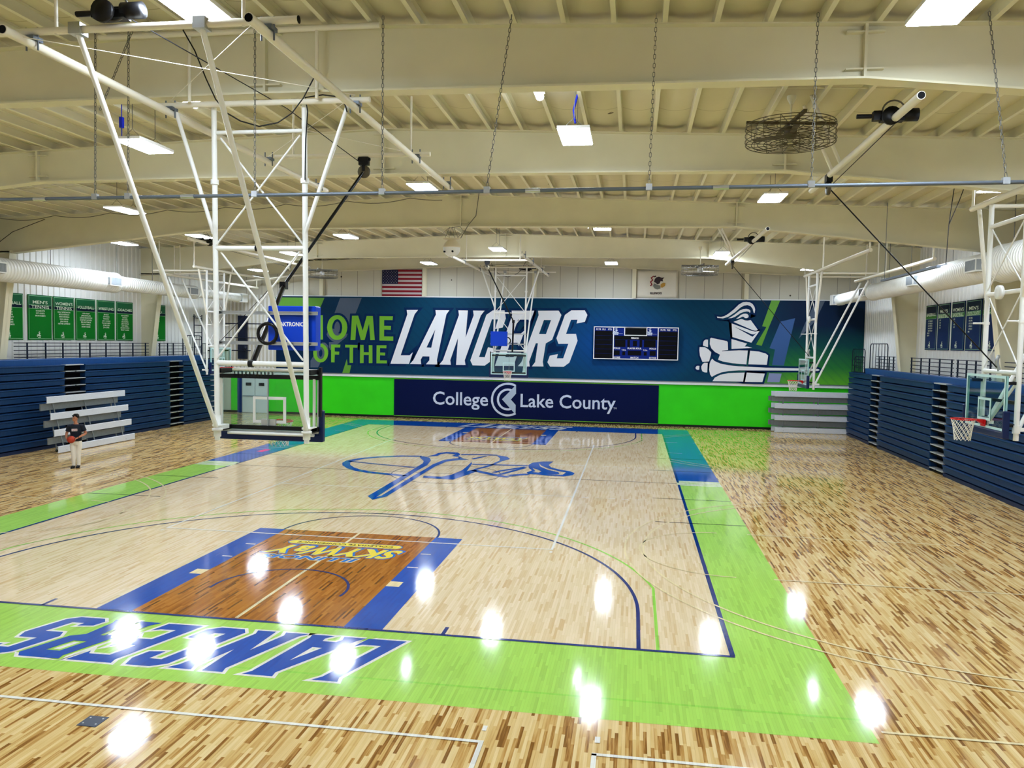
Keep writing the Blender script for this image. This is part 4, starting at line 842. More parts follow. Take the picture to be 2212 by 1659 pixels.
a = side_hoop('side basketball hoop far on the left, partly hidden by the big white mast', -8.1, (-2.7, 8.1, -.4, 6.9)); a.location = (-13.1, 23.4, 0); a.rotation_euler = (0, 0, -math.pi/2)
# ------------------------------------------------------------------ bleachers, rails
RH, RZ = .2845, .12
def bleacher_bank(s, xf, ya, yb, gaps, label):
    t = thing('bleacher_bank', label, 'bleachers', (s*xf, (ya+yb)/2, 0)); sec = []; y = ya
    for g0, g1 in gaps: sec.append((y, g0)); y = g1
    sec.append((y, yb))
    X = lambda d: s*(xf+d)                                 # d metres back from the front face
    for y0, y1 in sec:
        for k in range(11):
            z = RZ+k*RH; d0 = .004*k
            pr = [(X(d0+.03), z+.042), (X(d0+.012), z+.052), (X(d0-.002), z+RH-.06), (X(d0-.032), z+RH-.045), (X(d0-.032), z+RH-.018), (X(d0+.03), z+RH), (X(.29), z+RH), (X(.29), z+.042)]
            b = MB(); b.prism(pr, 'y', y0+.01, y1-.01); b.build('row_panel', M['bleach_blue'], t)
        b = MB(); b.box((X(.02), y0, 0), (X(.3), y1, RZ)); b.build('kick_board', M['bleach_dark'], t)
    for g0, g1 in gaps:
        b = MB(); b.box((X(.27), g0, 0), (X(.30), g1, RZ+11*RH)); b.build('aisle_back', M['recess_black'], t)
        for k in range(11):
            z = RZ+k*RH; b = MB()
            if k % 2: b.box((X(.0), g0+.02, z), (X(.27), g1-.02, z+.03))
            else: b.box((X(.0), g0+.02, z), (X(.27), (g0+g1)/2-.05, z+.03)); b.box((X(.0), (g0+g1)/2+.05, z), (X(.27), g1-.02, z+.03))
            o = b.build('aisle_step', M['tread_grey'], t)
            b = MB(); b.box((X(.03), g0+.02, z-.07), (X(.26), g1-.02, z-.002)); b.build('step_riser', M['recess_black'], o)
        b = MB(); b.box((X(.0), g0+.02, RZ+11*RH-.03), (X(.28), g1-.12, RZ+11*RH+.01)); b.build('aisle_top', M['tread_grey'], t)
    zt = RZ+11*RH
    b = MB(); b.prism([(X(.20), zt+.002), (X(.18), zt+.22), (X(.20), zt+.25), (X(.36), zt+.25), (X(.36), zt+.002)], 'y', ya, yb-(2.2 if s > 0 else 1.0)); b.build('top_fascia', M['bleach_top'], t)
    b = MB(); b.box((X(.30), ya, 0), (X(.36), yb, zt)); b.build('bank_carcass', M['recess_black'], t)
    b = MB(); b.box((X(.36), ya, zt+.17), (s*17.44, yb-2.5, zt+.23)); b.build('rear_deck', M['bleach_dark'], t); return t
bleacher_bank(-1, 16.3, 3.0, 28.6, [(17.08, 18.28), (24.36, 25.53)], 'closed blue telescopic bleachers along the left wall behind the person')
bleacher_bank(1, 17.0, 3.0, 31.2, [(18.27, 19.57), (26.02, 27.27)], 'closed blue telescopic bleachers along the right wall')
def guard_rail(s, x, ya, yb, posts, z0, label):
    t = thing('guard_rail', label, 'railing', (s*x, (ya+yb)/2, z0), 'guard rails on top of the bleachers')
    for y in posts:
        b = MB(); b.box((s*x-.022, y-.022, z0), (s*x+.022, y+.022, z0+.64)); b.build('post', M['rail_navy'], t)
    for z in (.62, .49, .33, .18, .05):
        b = MB(); b.box((s*x-.015, ya, z0+z-.014), (s*x+.015, yb, z0+z+.014)); b.build('bar', M['rail_navy'], t)
guard_rail(-1, 17.35, 15.65, 24.2, (17.31, 18.29, 19.41-.1, 19.85+.1, 21.02, 22.0, 22.96, 23.94, 16.32), 3.482, 'dark guard rail under the row of green banners')
guard_rail(-1, 17.35, 25.0, 27.5, (25.1, 25.8, 26.3, 27.2), 3.482, 'short dark guard rail beyond the far column on the left')
guard_rail(-1, 17.35, 8.0, 14.9, (8.2, 10, 12, 14.0), 3.482, 'dark guard rail before the nearest column at the left edge')
guard_rail(1, 17.39, 18.75, 23.2, (23.1, 22.02, 21.11, 20.07, 18.93), 3.482, 'dark guard rail under the baseball and basketball banners')
guard_rail(1, 17.39, 15.7, 18.5, (18.39, 17.64, 16.9, 15.8), 3.482, 'dark guard rail under the cross-country banners')
guard_rail(1, 17.39, 25.2, 27.9, (25.4, 26.0, 26.7, 27.4), 3.482, 'dark guard rail beyond the far column on the right')
guard_rail(1, 17.39, 8.0, 14.8, (8.2, 10.1, 12.0, 14.0), 3.482, 'dark guard rail at the right edge behind the nearer side hoop')
def arch_rail(s, x, ya, yb, z0, z1, n, bars, label):
    t = thing('end_rail', label, 'railing', (s*x, (ya+yb)/2, z0), 'rounded end rails of the bleachers'); r = .16
    b = MB(); X = s*x
    b.path([(X, ya, z0), (X, ya, z1-r), (X, ya+.05, z1-.05), (X, ya+r, z1), (X, yb-r, z1), (X, yb-.05, z1-.05), (X, yb, z1-r), (X, yb, z0)], .024, 6); b.build('frame', M['rail_navy'], t)
    for k in range(1, n):
        y = ya+(yb-ya)*k/n; b = MB(); b.tube((X, y, z0), (X, y, z1-.01), .014, 5); b.build('bar', M['rail_navy'], t)
    for z in bars:
        b = MB(); b.tube((X, ya, z), (X, yb, z), .014, 5); b.build('bar', M['rail_navy'], t)
    b = MB(); b.box((X-.04, ya, z0-.02), (X+.04, yb, z0+.01)); b.build('foot_bar', M['rail_navy'], t)
arch_rail(1, 17.15, 28.9, 31.1, 3.285, 4.42, 6, (3.6, 3.9), 'low rounded end rail at the far end of the right bleachers')
arch_rail(1, 17.25, 29.3, 31.0, 3.285, 4.05, 6, (3.5, 3.75), 'smallest rounded end rail before the green end of the mural')
arch_rail(1, 17.3, 25.95, 28.6, 3.53, 4.68, 6, (), 'tall rounded end rail with upright bars on the right bleachers')
arch_rail(-1, 17.0, 26.6, 28.4, 3.285, 4.52, 8, (3.9,), 'rounded end rail on the far end of the left bleachers')
arch_rail(-1, 16.6, 27.65, 28.5, 3.285, 4.1, 4, (3.6,), 'small rounded end rail beside the far left hoop board')

def bench_stack(label, loc, rz, lean=.15, back=.32):
    """tip-up aluminium bleacher folded upright: seat planks and foot planks stand on edge"""
    t = thing('tip_up_bleacher', label, 'bleachers', (0, 0, 0))
    Ln = 4.6
    for k in range(4):
        z = .03+k*.615; y = lean*k; b = MB()
        b.prism([(y, z), (y, z+.235), (y+.012, z+.245), (y+.05, z+.245), (y+.05, z+.232), (y+.012, z+.228), (y+.012, z+.012), (y+.05, z+.01), (y+.05, z-.002), (y+.012, z-.006)], 'x', -Ln/2, Ln/2); b.build('seat_plank', M['aluminium'], t)
    for k in range(3):
        z = .34+k*.63; y = back+lean*k; b = MB()
        b.box((-Ln/2-.12, y, z), (Ln/2-.25, y+.045, z+.25)); b.build('foot_plank', M['aluminium_dull'], t)
    for x in (-1.85, -.1, 1.7):
        b = MB(); b.tube((x, .08, .05), (x, lean*3+back*.65, 2.1), .022, 6); b.tube((x, back+.1, 0.03), (x, back+lean*2+.08, 1.62), .025, 6); b.tube((x, .0, .10), (x, back+.12, .10), .02, 6)
        for k in range(4): b.tube((x, lean*k+.04, .13+k*.615), (x, lean*k+back*.9, .13+k*.615), .016, 5)
        o = b.build('leg_frame', M['aluminium_dull'], t)
        b = MB(); b.lathe([(-.02, .02), (-.02, .05), (.02, .05), (.02, .02)], (x, back+.1, .05), 'x', 12); b.build('wheel', M['black'], o)
    t.location = loc; t.rotation_euler = (0, 0, rz); return t
bench_stack('silver folded bench bleacher standing against the left blue bleachers behind the person', (-15.0, 17.3, 0), math.pi/2)
bench_stack('silver folded bench bleacher in front, at the far right corner below the hoop', (15.77, 31.30, 0), 0, .08, .2)
bench_stack('second silver folded bench bleacher behind the front one at the far right corner', (15.70, 31.92, 0), 0, .08, .2)

# ------------------------------------------------------------------ ceiling things
CAMX = 6.15
def panel_light(x, y, z, label, grp='high-bay ceiling light panels'):
    t = thing('panel_light', label, 'ceiling light', (x, y, z), grp)
    b = MB(); b.box((x-.31, y-.62, z+.02), (x+.31, y+.62, z+.075)); b.build('housing', M['white'], t)
    b = MB(); b.box((x-.295, y-.605, z), (x+.295, y+.605, z+.02)); b.build('diffuser', M['lamp_glow'], t)
    b = MB()
    for k in range(11): b.box((x-.27+k*.05, y-.42, z+.075), (x-.262+k*.05, y+.42, z+.11))
    b.build('heat_sink', M['off_white'], t)
    for dy in (-.4, .4):
        b = MB(); b.path([(x-.2, y+dy, z+.09), (x, y+dy, z+.28), (x+.2, y+dy, z+.09)], .006, 4); b.tube((x, y+dy, z+.28), (x, y+dy, ROWZ(x)+.20), .007, 4); b.build('hanger_wire', M['wire_grey'], t)
    return t
LIGHTS = [
 (.50, -2.0, 8.62, 'big glaring light panel at the top left, behind the white pipe over the near hoop'),
 (9.72, -1.35, 8.5, 'big glaring light panel cut by the top edge at the upper right'),
 (-4.35, 4.3, 8.5, 'long light panel on the left, beside the near mast and its white brace'),
 (4.9, 4.3, 8.5, 'large square light panel hanging alone in the upper middle on a blue strap'),
 (-9.5, 11.1, 8.3, 'light panel on the left just under the long grey hanging pipe'),
 (.5, 9.2, 8.5, 'light panel touching the long grey hanging pipe, beside the sloping cream pipe end'),
 (9.77, 11.2, 8.5, 'light panel on the right, below and left of the black pulley'),
 (-5.22, 18.7, 8.5, 'light panel right of the near mast, above the flag end of the room'),
 (.11, 23.06, 8.5, 'light panel above the distant centre hoop'),
 (4.92, 16.55, 8.5, 'light panel beside a small lamp, right of the round speaker'),
 (9.75, 23.7, 8.4, 'light panel on the right beside the far hoist pulley'),
 (-11.34, 18.55, 8.5, 'light panel partly behind the near mast, above a hoist motor'),
 (-15.18, 19.15, 8.3, 'leftmost light panel, over the left air duct'),
 (-9.38, 22.9, 8.3, 'light panel seen between the near mast tubes'),
 (-14.14, 29.2, 8.1, 'small distant light panel at the far left corner, behind the brace'),
 (-4.63, 29.24, 8.5, 'small distant light panel beside the stars and stripes flag'),
 (4.89, 29.03, 8.5, 'small distant light panel left of the off-white state flag'),
 (14.35, 28.5, 8.2, 'distant light panel at the top of the farther right hoop'),
 (14.4, 8.4, 8.2, 'light panel cut by the right edge above the nearer side hoop'),
 (14.73, 17.55, 8.3, 'light panel hidden behind the third roof beam on the right'),
]
for x, y, z, lab in LIGHTS: panel_light(x, y, z, lab)
for i, (x, y) in enumerate(((-13.9, 4.3), (14.4, 3.0), (-9.4, -2.0), (-4.4, -8.2), (4.9, -8.2), (13.9, -8.2), (-13.9, -8.2))):
    panel_light(x, y, 8.4, 'ceiling light panel outside the picture over the near end of the hall', 'light panels over the near end')
for x, y, lab in ((4.27, 3.35, 'small oblong lamp in the upper middle beside the square light panel'), (-2.73, 3.36, 'small oblong lamp behind the top of the near mast'), (-2.87, 19.75, 'small oblong lamp left of the round speaker'), (13.3, 19.9, 'small oblong lamp behind the third roof beam on the right, mirrored in the floor'), (4.23, 19.97, 'small oblong lamp touching a light panel right of the round speaker')):
    t = thing('oblong_lamp', lab, 'ceiling light', (x, y, 8.9), 'small oblong lamps'); z = ROWZ(x)-.12
    b = MB(); b.lathe([(-.24, .03), (-.22, .075), (.22, .075), (.24, .03)], (x, y, z-.06), 'y', 12); b.build('lamp_globe', M['lamp_glow'], t)
    b = MB(); b.box((x-.09, y-.28, z+.01), (x+.09, y+.28, z+.06)); b.tube((x, y, z+.05), (x, y, z+.16), .02); b.build('lamp_base', M['cream_steel'], t)
b = MB(); b.path([(4.9, 4.2, 8.75), (4.86, 4.2, 9.0), (4.93, 4.2, 9.3)], .022, 6); tag(b.build('light_strap', M['blue_strap']), 'blue strap holding the square light panel in the upper middle', 'strap')
b = MB(); b.box((-4.62, 3.85, 8.8), (-4.55, 3.92, 9.02)); b.tube((-4.58, 3.88, 8.6), (-4.58, 3.88, 9.3), .01, 5); tag(b.build('light_strap', M['blue_strap']), 'short blue strap above the long light panel on the left', 'strap')

def caged_fan(x, y, z, R, label, m1, m2, zt):
    t = thing('caged_fan', label, 'ceiling fan', (x, y, z), 'caged ceiling fans'); hh = .17
    b = MB()
    for zz, n in ((-hh, 7), (hh, 4)):
        for k in range(n):
            r = R*(1-k/(n+.3)); b.ring((x, y, z+zz*(1 if k < n-1 else 1.0)), r, .008, n=30, m=4)
    for k in range(3): b.ring((x, y, z-hh+hh*2*(k+.5)/3), R+.01, .007, n=30, m=4)
    for k in range(16):
        a = 2*math.pi*k/16; c, s_ = math.cos(a), math.sin(a)
        b.path([(x+.06*c, y+.06*s_, z-hh), (x+R*c, y+R*s_, z-hh), (x+R*c, y+R*s_, z+hh), (x+.35*R*c, y+.35*R*s_, z+hh)], .007, 4)
    b.build('cage', M[m1], t)
    b = MB(); b.lathe([(-.10, .04), (-.09, .11), (.08, .12), (.12, .05)], (x, y, z+.02), n=16); b.build('fan_motor', M[m2], t)
    for k in range(3):
        a = .5+k*2*math.pi/3; c, s_ = math.cos(a), math.sin(a); b = MB()
        q = [(.10, -.05), (R*.9, -.07), (R*.9, .07), (.10, .05)]
        b.add([(x+u*c-w*s_, y+u*s_+w*c, z-.02+w*.25+d) for d in (0, .008) for u, w in q], [(0, 1, 2, 3), (7, 6, 5, 4), (0, 4, 5, 1), (1, 5, 6, 2), (2, 6, 7, 3), (3, 7, 4, 0)]); b.build('blade', M[m2], t)
    for a in (.12, 1.69):
        c, s_ = math.cos(a), math.sin(a); b = MB(); pts = [(-R*1.02, -.03), (R*1.02, -.03), (R*1.02, .03), (-R*1.02, .03)]
        b.add([(x+u*c-w*s_, y+u*s_+w*c, z+hh+.01+d) for d in (0, .05) for u, w in pts], [(0, 1, 2, 3), (7, 6, 5, 4), (0, 4, 5, 1), (1, 5, 6, 2), (2, 6, 7, 3), (3, 7, 4, 0)]); b.build('cage_beam', M[m1], t)
    b = MB(); b.tube((x, y, z+.1), (x, y, zt-.1), .018); b.lathe([(zt-.16, .03), (zt-.05, .085), (zt, .085)], (x, y, 0), n=12); b.build('down_rod', M['cream_steel'], t)
caged_fan(8.91, 4.0, 8.40, .80, 'dark caged ceiling fan hanging at the upper right', 'fan_cage', 'fan_blade', 9.1)
caged_fan(8.79, 22.82, 7.6, .76, 'pale caged ceiling fan right of the state flag', 'wire_grey', 'white', 8.6)
caged_fan(-9.19, 26.0, 7.66, .76, 'pale caged ceiling fan left of the stars and stripes flag', 'wire_grey', 'white', 8.6)
# speaker ball
t = thing('hanging_speaker', 'round cream loudspeaker ball hanging under a roof beam in the middle', 'loudspeaker', (-.12, 15.2, 7.4))
b = MB(); b.lathe([(7.36, .03), (7.38, .14), (7.45, .235), (7.55, .285), (7.66, .29)], (-.12, 15.2, 0), n=24); b.build('lower_bowl', M['off_white'], t)
b = MB(); b.lathe([(7.66, .295), (7.67, .30), (7.69, .30), (7.70, .29), (7.80, .25), (7.88, .17), (7.93, .12), (7.95, .30), (7.965, .30), (7.98, .10)], (-.12, 15.2, 0), n=24); b.build('upper_bowl', M['speaker_cream'], t)
b = MB(); b.tube((-.02, 14.93, 7.50), (-.02, 14.88, 7.50), .035, 12); b.tube((-.30, 15.0, 7.50), (-.34, 14.96, 7.50), .03, 12); b.build('port', M['panel_black'], t)
b = MB()
for k in range(4):
    a = .6+k*1.57; b.tube((-.12+.26*math.cos(a), 15.2+.26*math.sin(a), 7.95), (-.12+.05*math.cos(a), 15.2+.12*math.sin(a), 8.38), .008, 4)
b.path([(.1, 15.1, 7.98), (.3, 15.1, 8.2), (.2, 15.05, 8.35), (-.2, 15.05, 8.3), (-.4, 15.1, 8.15), (-.2, 15.1, 8.0)], .008, 5); b.build('hanging_wire', M['wire_grey'], t)
# long hanging pipe on chains
t = thing('hanging_pipe', 'long grey pipe hung on chains right across the hall in front of the near mast', 'pipe', (2, .2, 6.7))
b = MB(); b.tube((-14, .2, 6.60), (15.2, .2, 6.756), .028, 10); b.build('pipe', M['galvanized'], t)
pz = lambda x: 6.60+(x+14)/30*.16
cb = [(-2.5, -2.47), (-1.92, -1.89), (.24, .24), (2.3, 2.29), (3.92, 4.25), (6.3, 6.34), (8.54, 8.55), (11.06, 10.75), (-7, -7), (14.2, 14)]
for i, (xb, xt) in enumerate(cb+[(-2.40, -1.80)]):
    a, c = Vector((xb, .2, pz(xb)+.07 if i < len(cb) else 8.05)), Vector((xt, .2, ROWZ(xt)-.02)); d = (c-a); n = int(d.length/.062); d.normalize(); fx, fy = frame_for(d); b = MB()
    for k in range(n):
        m_ = a+d*((k+.5)*(c-a).length/n); w = fx if k % 2 else fy
        b.path([m_-d*.036+w*.004, m_-d*.024+w*.015, m_+d*.024+w*.015, m_+d*.036+w*.004, m_+d*.036-w*.004, m_+d*.024-w*.015, m_-d*.024-w*.015, m_-d*.036-w*.004], .0052, 4, closed=True)
    b.build('chain', M['wire_grey'], t)
    if i < len(cb): b = MB(); b.cbox((xb, .2, pz(xb)+.02), (.09, .07, .09)); b.build('pipe_clip', M['steel'], t)
for x0 in (-3.6, -1.0, 4.5, 7.2):
    b = MB(); b.tube((x0, .2, pz(x0)), (x0+.22, .2, pz(x0+.22)), .036, 10); b.build('coupling', M['steel'], t)

# air ducts
def duct(s, x, z, secs, vents, label):
    t = thing('air_duct', label, 'duct', (s*x, 10, z)); X = s*x
    for i, (y0, y1, r) in enumerate(secs):
        pr = [(y0, r*.6)]; y = y0
        while y < y1-.15:
            pr += [(y, r), (y+.10, r), (y+.112, r+.012), (y+.138, r+.012)]; y += .15
        pr += [(y1, r), (y1, r*.6)]
        b = MB(); b.lathe(pr, (X, 0, z), 'y', 28); b.build('duct_section', M['duct'], t)
        b = MB(); b.lathe([(y1-.04, r), (y1-.04, r+.03), (y1+.02, r+.03), (y1+.02, r)], (X, 0, z), 'y', 28)
        if i+1 < len(secs): b.lathe([(y1, r), (y1+.0, r), (secs[i+1][0]+.001, secs[i+1][2])], (X, 0, z), 'y', 28)
        b.build('duct_collar', M['duct'], t)
    for y, r in vents:
        b = MB(); b.box((X, y-.38, z-.17), (X-s*(r+.12), y+.38, z+.21)); o = b.build('air_vent', M['duct'], t)
        b = MB()
        b.box((X-s*(r+.122), y-.34, z-.13), (X-s*(r+.126), y+.34, z+.17))
        for k in range(12): b.box((X-s*(r+.126), y-.33+k*.057, z-.12), (X-s*(r+.138), y-.32+k*.057, z+.16))
        b.box((X-s*r*.5, y-.384, z-.13), (X-s*(r+.10), y-.382, z+.17))
        b.build('grille', M['grille'], o)
    y1 = secs[-1][1]; r = secs[-1][2]
    b = MB(); b.box((X-.32, y1-.1, z-.25), (X+.28, y1+.5, z+.25)); o = b.build('end_box', M['duct'], t)
    b = MB(); b.box((X-.30, y1-.11, z-.2), (X+.26, y1-.102, z+.2)); b.build('grille', M['grille'], o)
    for k, y in enumerate((9.5, 12.2, 16.4, 20.4, 23.0, 26.2, 29.0)):
        b = MB(); b.tube((X, y, z), (X, y, ROWZ(x)), .012, 5); b.build('hanger_wire', M['wire_grey'], t)
duct(-1, 16.35, 6.74, [(-13, 13.4, .45), (13.4, 20.2, .42), (20.6, 26.6, .31), (27.0, 31.3, .22)], [(13.2, .45), (19.6, .42), (25.9, .31)], 'white spiral air duct along the left wall above the green banners')
duct(1, 16.35, 6.90, [(-13, 12.6, .52), (13.0, 18.2, .43), (18.7, 25.0, .35), (25.4, 31.0, .26)], [(13.5, .47), (19.0, .37), (25.5, .28)], 'white spiral air duct along the right wall above the navy banners')
# loose cables
b = MB(); pts = []
for k in range(61):
    x = -17.2+k*.28; pts.append((x, 14.9, ROWZ(x)-.06-.12*abs(math.sin(k*math.pi/8))))
b.path(pts, .012, 5); tag(b.build('sagging_cable', M['wire_grey']), 'thin cable looped along the third roof beam on the left', 'cable')
b = MB(); b.path([(-17.6, 14.8, 7.0), (-17.5, 14.8, 7.6), (-16.6, 14.8, 8.2), (-15.3, 14.84, 8.66)], .012, 5); tag(b.build('loose_cable', M['black']), 'loose dark cable dropping into the upper left corner', 'cable')
b = MB(); b.path([(.2, 15.15, 7.97), (.5, 15.0, 8.4), (.75, 15.0, 8.7), (.85, 15.0, 9.5)], .014, 5); tag(b.build('speaker_cable', M['wire_grey']), 'thin cable rising from the round speaker up the roof beam', 'cable')
b = MB(); b.path([(14.0, 10, 8.85), (13.93, 10, 8.15), (13.88, 10, 7.6)], .011, 5); b.path([(14.3, 10, 8.85), (14.1, 10, 8.2), (13.88, 10, 7.6)], .011, 5); b.path([(13.88, 10, 7.6), (13.85, 10, 6.6)], .011, 5)
tag(b.build('forked_wire', M['black']), 'forked dark wire dropping from the roof at the upper right', 'cable')
b = MB(); b.box((13.6, 9.9, 6.52), (13.7, 14.5, 6.58)); b.tube((13.65, 10, 6.55), (13.88, 10, 6.62), .011, 5); b.tube((13.65, 14.3, 6.55), (13.65, 14.3, 8.9), .008, 5); tag(b.build('hanging_strip', M['galvanized']), 'long thin grey strip hanging under the right air duct', 'strip')

# far-left wall clutter
t = thing('wall_ladder', 'dark metal ladder on the wall above the left bleachers near the far corner', 'ladder', (-17.75, 29.5, 3.3))
for y in (29.2, 30.0):
    b = MB(); b.tube((-17.9, y, 3.3), (-17.9, y, 5.7), .03, 6); b.build('rail', M['rail_navy'], t)
for k in range(6):
    b = MB(); b.tube((-17.9, 29.2, 3.5+k*.4), (-17.9, 30.0, 3.5+k*.4), .022, 6); b.build('rung', M['rail_navy'], t)
for y in (29.4, 29.9):
    b = MB(); b.tube((-18.1, y, 5.6), (-17.9, y, 5.6), .02, 6); b.tube((-18.1, y, 3.4), (-17.9, y, 3.4), .02, 6); b.build('wall_bracket', M['rail_navy'], t)
t = thing('pull_up_rack', 'dark wall rack with stub bars in the far left corner left of the mural', 'rack', (-16.8, Y1-.4, 3.4))
b = MB(); b.box((-17.05, Y1-.28, 3.2), (-16.55, Y1-.02, 5.75)); b.build('upright', M['rail_navy'], t)
for z, xa, xb in ((5.28, -17.9, -15.35), (4.45, -17.9, -15.8), (3.7, -17.4, -16.2)):
    b = MB(); b.tube((xa, Y1-.32, z), (xb, Y1-.36, z), .03, 6); b.build('bar', M['rail_navy'], t)
b = MB(); b.lathe([(-.1, .05), (-.05, .14), (.05, .14), (.1, .05)], (-16.5, Y1-.4, 3.86), 'x', 12); b.build('weight', M['rail_navy'], t)
b = MB(); b.box((-.04, -3.56, .001), (.20, -3.32, .006)); fp = b.build('floor_plate', M['floor_plate']); tag(fp, 'small dark square plate set in the wooden floor near the bottom left', 'floor plate')
b = MB()
for x, y in ((0, -3.5), (.16, -3.5), (.0, -3.37), (.16, -3.37)): b.lathe([(.006, .012), (.009, .010)], (x, y, 0), n=8)
b.build('screw', M['steel'], fp)

# ------------------------------------------------------------------ person with basketball
def person():
    px, py = -12.27, 12.40
    t = thing('person', 'young person in dark T-shirt and white trousers standing on the left, holding a basketball', 'person', (0, 0, 0))
    # local: facing -y, x to the right of the picture
    def limb(b, pts, n=12):
        vs = []; 
        for i, (p, rx, ry) in enumerate(pts):
            p = Vector(p); d = (Vector(pts[min(i+1, len(pts)-1)][0])-Vector(pts[max(i-1, 0)][0])).normalized()
            x = Vector((1, 0, 0)); x = (x-d*x.dot(d)); x = x.normalized() if x.length > .2 else frame_for(d)[0]; y = d.cross(x)
            for j in range(n):
                a = 2*math.pi*j/n; vs.append(p+x*(rx*math.cos(a))+y*(ry*math.sin(a)))
        k = len(pts); b.add(vs, [(i*n+j, i*n+(j+1) % n, (i+1)*n+(j+1) % n, (i+1)*n+j) for i in range(k-1) for j in range(n)], True)
        b.add(vs[:n], [tuple(range(n))]); b.add(vs[-n:], [tuple(range(n))[::-1]])
    def ball(b, c, rx, ry, rz, n=14, m=9):
        vs = []
        for i in range(m+1):
            th = math.pi*(.02+.96*i/m)
            for j in range(n):
                a = 2*math.pi*j/n; vs.append((c[0]+rx*math.sin(th)*math.cos(a), c[1]+ry*math.sin(th)*math.sin(a), c[2]+rz*math.cos(th)))
        b.add(vs, [(i*n+j, i*n+(j+1) % n, (i+1)*n+(j+1) % n, (i+1)*n+j) for i in range(m) for j in range(n)], True)
        b.add(vs[:n], [tuple(range(n))[::-1]]); b.add(vs[-n:], [tuple(range(n))])
    HL = (-.12, -.275, .985)               # ball centre
    b = MB()
    # trunk, neck, head (head turned to the left of the picture)
    limb(b, [((0, 0, .80), .15, .10), ((0, 0, .95), .165, .11), ((0, .0, 1.08), .145, .10), ((0, 0, 1.25), .17, .11), ((0, .01, 1.40), .175, .10), ((0, .01, 1.46), .10, .075), ((-.005, 0, 1.50), .055, .058), ((-.01, -.01, 1.58), .052, .056)], 16)
    hc = Vector((-.015, -.015, 1.665)); fd = Vector((-.72, -.69, 0)); sd = Vector((.69, -.72, 0))
    ball(b, hc, .078, .082, .112); 
    def hp(f, s_, u): return hc+fd*f+sd*s_+Vector((0, 0, u))
    ball(b, hp(.028, 0, -.052), .058, .058, .055)
    limb(b, [(hp(.078, 0, .02), .010, .010), (hp(.098, 0, -.012), .014, .013), (hp(.085, 0, -.026), .016, .010)], 8)
    limb(b, [(hp(.076, -.022, -.052), .006, .006), (hp(.086, 0, -.05), .009, .008), (hp(.076, .022, -.052), .006, .006)], 6)
    for s_ in (-1, 1): ball(b, hp(-.008, s_*.080, -.005), .012, .016, .03, 8, 6)
    # arms to the ball
    SH, EL, WR = {}, {}, {}
    for s_, sh, el, wr in ((-1, (-.195, .0, 1.40), (-.275, .02, 1.15), (-.265, -.20, 1.03)), (1, (.195, .0, 1.40), (.30, -.0, 1.15), (.045, -.23, 1.02))):
        limb(b, [((sh[0]*.7, sh[1], sh[2]+.01), .06, .06), (sh, .062, .060), ((sh[0]+(el[0]-sh[0])*.5, sh[1]+(el[1]-sh[1])*.5, (sh[2]+el[2])/2), .047, .047), (el, .040, .040)], 12)
        limb(b, [(el, .040, .040), ((el[0]*.7+wr[0]*.3, el[1]*.7+wr[1]*.3, el[2]*.7+wr[2]*.3), .041, .038), (wr, .026, .024)], 10)
        # hand: palm on the ball, five fingers wrapped round it
        bc = Vector(HL); w = Vector(wr); out = (w-bc); out.normalize()
        palm = bc+out*.132+Vector((0, -.02, -.005)); limb(b, [(w, .027, .020), ((w+palm)/2, .036, .018), (palm, .040, .016)], 10)
        tang = Vector((0, 0, 1)); ax = out
        for k, ln in enumerate((.95, 1.08, 1.12, 1.05, .9)):
            ang = (-52, -22, 0, 22, 60)[k] if s_ < 0 else (60, 22, 0, -22, -52)[k]
            fwd = Vector((0, -1, -.15)).normalized(); up = Vector((0, 0, 1))
            dr = (fwd*math.cos(math.radians(ang))+up*math.sin(math.radians(ang)))
            pts = []
            for q in range(4):
                a = q*.20*ln+ .12; v = (out*math.cos(a)+(dr-out*dr.dot(out)).normalized()*math.sin(a)); pts.append((bc+v*(.129), .0095-.0008*q, .0095-.0008*q))
            limb(b, pts, 7)
    # legs (inside the trousers) and feet
    for s_, fx, fy in ((-1, -.074, -.02), (1, .068, .02)):
        limb(b, [((s_*.085, 0, .90), .085, .09), ((s_*.095, 0, .70), .075, .08), ((fx*1.02, fy-.02, .48), .054, .058), ((fx*1.02, fy, .30), .050, .054), ((fx, fy+.02, .08), .034, .038)], 12)
        limb(b, [((fx, fy+.06, .05), .035, .04), ((fx-.02, fy-.06, .04), .038, .03), ((fx-.05, fy-.14, .03), .03, .02)], 10)
    o = b.build('body', M['skin'], t)
    md = o.modifiers.new('one_surface', 'REMESH'); md.mode = 'VOXEL'; md.voxel_size = .0075; md.use_smooth_shade = True
    # clothes
    b = MB(); limb(b, [((0, 0, .90), .180, .128), ((0, 0, 1.0), .172, .124), ((0, 0, 1.12), .165, .118), ((0, 0, 1.28), .186, .126), ((0, .01, 1.40), .190, .115), ((0, .01, 1.455), .125, .085), ((0, .005, 1.48), .072, .070)], 18)
    for s_, sh, el in ((-1, (-.185, .0, 1.395), (-.275, .03, 1.14)), (1, (.185, .0, 1.395), (.30, -.02, 1.14))):
        limb(b, [((sh[0]*.55, sh[1], sh[2]+.01), .085, .085), (sh, .088, .086), ((sh[0]*.35+el[0]*.65, sh[1]*.35+el[1]*.65, sh[2]*.35+el[2]*.65), .072, .070)], 12)
    for s_ in (-1, 1): ball(b, (s_*.168, .0, 1.398), .088, .090, .072)
    sh_ = b.build('t_shirt', M['shirt'], t); md = sh_.modifiers.new('one_surface', 'REMESH'); md.mode = 'VOXEL'; md.voxel_size = .010; md.use_smooth_shade = True
    b = MB(); b.add([(-.115, -.141, 1.245), (.055, -.141, 1.245), (.055, -.141, 1.325), (-.115, -.141, 1.325)], [(0, 1, 2, 3)]); b.build('shirt_print', M['flag_white'], sh_)
